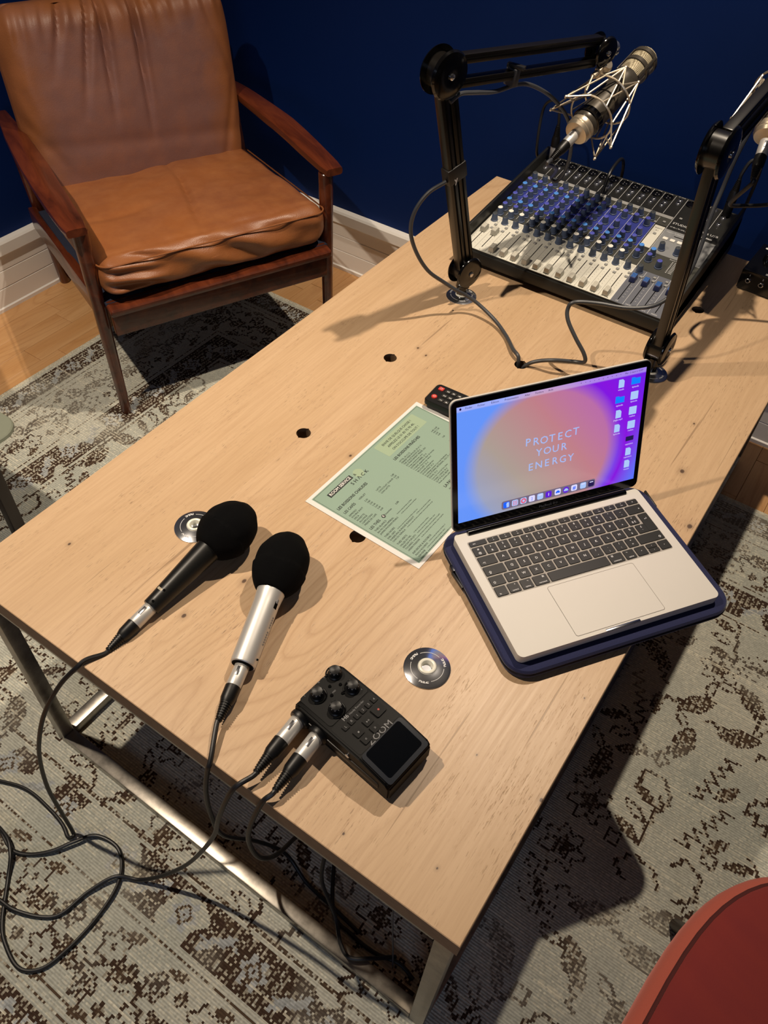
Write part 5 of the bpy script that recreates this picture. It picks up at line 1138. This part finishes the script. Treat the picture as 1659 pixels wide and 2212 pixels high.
def cushion(sx, sy, sz, res, fn, power=.5, crown=.012):
    """rounded block centred on the origin, top face +z; fn(u,v,face) adds relief"""
    b = MB(); bmesh.ops.create_cube(b.bm, size=2.0); bmesh.ops.subdivide_edges(b.bm, edges=b.bm.edges[:], cuts=res, use_grid_fill=True)
    r = min(sx, sy, sz) * .42
    for v in b.bm.verts:
        p = v.co.copy(); hx, hy, hz_ = sx / 2, sy / 2, sz / 2
        q = Vector((p.x * hx, p.y * hy, p.z * hz_)); inn = Vector((max(-hx + r, min(hx - r, q.x)), max(-hy + r, min(hy - r, q.y)), max(-hz_ + r, min(hz_ - r, q.z))))
        d = q - inn; n_ = d.normalized() if d.length > 1e-7 else Vector((0, 0, 0)); m_ = max(abs(d.x), abs(d.y), abs(d.z))
        q = inn + n_ * m_ if d.length > 1e-7 else q
        u_, w_ = q.x / hx, q.y / hy
        if p.z > .99 or q.z > hz_ - r: q.z += crown * (1 - u_ * u_) * (1 - w_ * w_)
        v.co = fn(q, u_, w_, p)
    return b
def gauss(x, s): return math.exp(-(x / s) ** 2)
def seat_fn(q, u_, w_, p):
    top = q.z > 0; n1 = noise.noise(Vector((q.x * 9, q.y * 9, q.z * 9 + 3))) * .006 + noise.noise(q * 26) * .0016
    dz = n1
    if top:
        dz -= .010 * gauss(u_ - .02 - .10 * math.sin((w_ + .3) * 2.2), .03) * (gauss(w_ + .1, .6)); dz -= .004 * gauss(w_ - .1 * math.sin(u_ * 3) + .2, .05) * gauss(u_ + .6, .35)
        dz += .003 * math.sin(q.x * 55 + 5 * noise.noise(q * 8)) * gauss(w_ - 1.0, .35)
        dz -= .0035 * gauss(w_ + .88, .025)
    k_ = max(0.0, min(1.0, (-.80 - w_) / .18)); k_ = k_ * k_ * (3 - 2 * k_) * max(0.0, min(1.0, (1.0 - abs(u_)) / .06)); k2 = max(0.0, min(1.0, (-.45 - u_) / .2))
    if k_ > 0:
        q.y += k_ * .006 * noise.noise(Vector((q.x * 14, 0, q.z * 30))) + k_ * .004 * math.sin(q.x * 40 + q.z * 90) * gauss(u_ * 1.0, 1.2)
        q.y += k_ * k2 * .006 * math.sin(q.z * 190 + q.x * 30)
    q.z += dz; return q
b = cushion(.568, .565, .100, 90, seat_fn); M['seam'] = plain('seam', srgb(100, 54, 28), .6)
seat = P('seat_cushion', b, 'leather', ch, (.2965, .238, .3785), (-.075, 0, 0))
def piping(z_, ins=.004):
    return MB().tube([(x, y, z_ + .002 * noise.noise(Vector((x * 9, y * 9, 3)))) for x, y in rrect(-.284 + ins, -.2825 + ins, .284 - ins, .2825 - ins, .035, 8)], .0020, 6, True)
P('seam', piping(.0335, .0015), 'leather', seat)
P('seat_light_blocker', MB().box((.2975, .275, .3085), (.572, .60, .006), Matrix.Rotation(-.09, 3, 'X')), 'webbing', ch)  # panel added under the cushion to block light leaking past the rails
def back_fn(q, u_, w_, p):
    n1 = noise.noise(Vector((q.x * 7, q.y * 7, q.z * 7 + 9))) * .006 + noise.noise(q * 24 + Vector((4, 4, 4))) * .0012; dz = n1
    if q.z > 0:
        for (c0, bend, depth, s_, top_, bot) in ((-.24, -.20, .013, .024, .95, .12), (-.15, -.08, .015, .020, .95, .00), (.12, -.05, .017, .020, .95, -.15), (-.46, -.16, .010, .030, .95, .42), (.22, .05, .006, .018, 1.0, .6), (.34, .06, .005, .018, 1.0, .68)):
            t_ = (top_ - w_) / max(1e-3, top_ - bot)
            if -.05 < t_ < 1.25: dz -= depth * gauss(u_ - c0 - bend * t_, s_ * (1 + .5 * t_)) * max(0, min(1, 1.25 - t_)) * 1.0; dz += depth * .45 * gauss(u_ - c0 - bend * t_ - .05, s_ * 1.4) * max(0, 1 - t_)
        if w_ > .6: dz += .0035 * math.sin(u_ * 46 + 4 * noise.noise(q * 6)) * gauss(w_ - .92, .2)
        dz -= .006 * gauss(u_ + w_ * .5 + .98, .05) * gauss(w_ - .1, .5); dz -= .004 * gauss(u_ - .93 + .25 * abs(w_ - .1), .04); dz -= .003 * gauss(u_ + .93 - .2 * abs(w_ - .3), .05)
        q.x *= 1 - .07 * max(0, (w_ - .55) / .45) ** 2 * abs(u_) ** 3; dz -= .008 * (abs(u_) ** 8); dz -= .003 * gauss(w_ + .35 + .1 * u_, .08)
    q.z += n1 + (dz - n1) * max(0.0, min(1.0, q.z / .03)); return q
b = cushion(.568, .462, .125, 130, back_fn, crown=.022); me = b.mesh('back_cushion', ['leather', 'leather_back'])
ba = PI / 2 - .165
P('back_cushion', me, None, ch, (.2965, .488, .560), (ba, 0, 0))

# cool light's mauve sheen painted into the middle of the back cushion colour
t = NT('back_sheen_leather'); v = t.obj(); s_ = t.n('ShaderNodeSeparateXYZ'); t.l(v, s_.inputs[0])
f = t.noise(v, 5, 4, .6); g_ = t.noise(v, 18, 5, .6)
rx = t.math('ABSOLUTE', t.math('DIVIDE', s_.outputs[0], .27)); ry_ = t.math('ABSOLUTE', t.math('DIVIDE', t.math('ADD', s_.outputs[1], .02), .27))
edge = t.math('ADD', t.math('MAXIMUM', rx, ry_), t.math('MULTIPLY', t.math('SUBTRACT', f, .5), .7))
mk = t.ramp(edge, [(.66, (0, 0, 0)), (.95, (1, 1, 1))])
x_ = t.mix(mk, srgb(118, 82, 74), srgb(134, 82, 46)); x_ = t.mix(t.math('MULTIPLY', t.ramp(g_, [(.4, (0, 0, 0)), (.8, (1, 1, 1))]), .3), x_, srgb(158, 96, 58))
t.l(x_, t.b.inputs['Base Color']); t.l(t.math('ADD', .40, t.math('MULTIPLY', g_, .2)), t.b.inputs['Roughness'])
vo = t.n('ShaderNodeTexVoronoi', i_Scale=420.0); t.l(v, vo.inputs['Vector']); t.bump(t.math('ADD', t.math('MULTIPLY', vo.outputs[0], .25), g_), .3, .002)
me.materials[0] = t.m

# ------------------------------------------------------------------ rust velvet chair at lower right
vc = thing('velvet_chair', 'rust-red velvet chair seat in the lower right corner', 'chair', (.46, .02, FZ))
M['seamv'] = plain('seamv', srgb(70, 20, 18), .9)
def seat_ring(ins, z_, n_=72):
    out = []
    hx, hy = .285 - ins, .315 - ins
    for i in range(n_):
        a_ = 2 * PI * i / n_; e = 2 / 3.4; cx_, sy_ = math.cos(a_), math.sin(a_)
        x = hx * math.copysign(abs(cx_) ** e, cx_); y = hy * math.copysign(abs(sy_) ** e, sy_)
        x, y = x * math.cos(-.10) - y * math.sin(-.10), x * math.sin(-.10) + y * math.cos(-.10); out.append(Vector((x, y, z_)))
    return out
def ringmesh(rs, cap0=False, cap1=True):
    b = MB(); R_ = [[b.bm.verts.new(p) for p in r] for r in rs]; n_ = len(R_[0])
    for A_, B_ in zip(R_, R_[1:]):
        for i in range(n_): b.bm.faces.new((A_[i], A_[(i + 1) % n_], B_[(i + 1) % n_], B_[i]))
    if cap0: b.bm.faces.new(R_[0][::-1])
    if cap1: b.bm.faces.new(R_[-1])
    return b
zt = .445
P('seat_base', ringmesh([seat_ring(.05, zt - .11), seat_ring(.018, zt - .10), seat_ring(.004, zt - .075), seat_ring(0, zt - .05), seat_ring(.0015, zt - .034), seat_ring(.006, zt - .022), seat_ring(.016, zt - .010)], True, True), 'velvet_side', vc)
P('seat_top', ringmesh([seat_ring(.0165, zt - .016), seat_ring(.0155, zt - .006), seat_ring(.021, zt + .001), seat_ring(.035, zt + .006), seat_ring(.07, zt + .011), seat_ring(.13, zt + .014), seat_ring(.22, zt + .015)], False, True), 'velvet', vc)
P('piping', MB().tube(seat_ring(.0150, zt - .010), .0036, 8, True), 'seamv', vc)
P('backrest', MB().box((.33, -.05, .62), (.07, .52, .46), Matrix.Rotation(.12, 3, 'Y'), .03, 4), 'velvet', vc)
for sx_, sy_ in ((-1, -1), (1, -1), (-1, 1), (1, 1)): P('leg', leg_mb((.205 * sx_ - .0, .30 * sy_ + .04, R0), (.15 * sx_, .20 * sy_, zt - .10), .010, .014), 'dark_leg', vc)

# ------------------------------------------------------------------ left edge: stool leg and base plate
stl = thing('stool', 'dark wooden stool leg at the left edge behind the table', 'stool', (-1.36, .15, FZ))
for sx_, sy_ in ((-1, -1), (1, -1), (-1, 1), (1, 1)): P('leg', MB().box((.145 * sx_, .115 * sy_, .215), (.026, .026, .416), None, .003), 'dark_leg', stl)
P('seat', MB().box((0, 0, .44), (.36, .30, .04), None, .01), 'dark_leg', stl)
for sy_ in (-1, 1): P('rail', MB().box((0, .115 * sy_, .39), (.26, .02, .05), None, .003), 'dark_leg', stl)
bpz = RUG
bp_ = thing('base_plate', 'grey-green rounded metal base plate on the rug at the left edge', 'base', (-1.68, .35, bpz))
P('plate', MB().prism(rrect(-.16, -.20, .155, .158, .055, 8), 0, .012, inset=.003), 'plate_metal', bp_)
P('post', MB().cyl((-.08, -.05, .012), (-.08, -.05, .30), .018, .018, 24), 'plate_metal', bp_)

# ------------------------------------------------------------------ lift everything so the floor is at z = 0
for o in bpy.data.objects:
    if o.parent is None and o.type in ('MESH', 'EMPTY'): o.location.z += HT
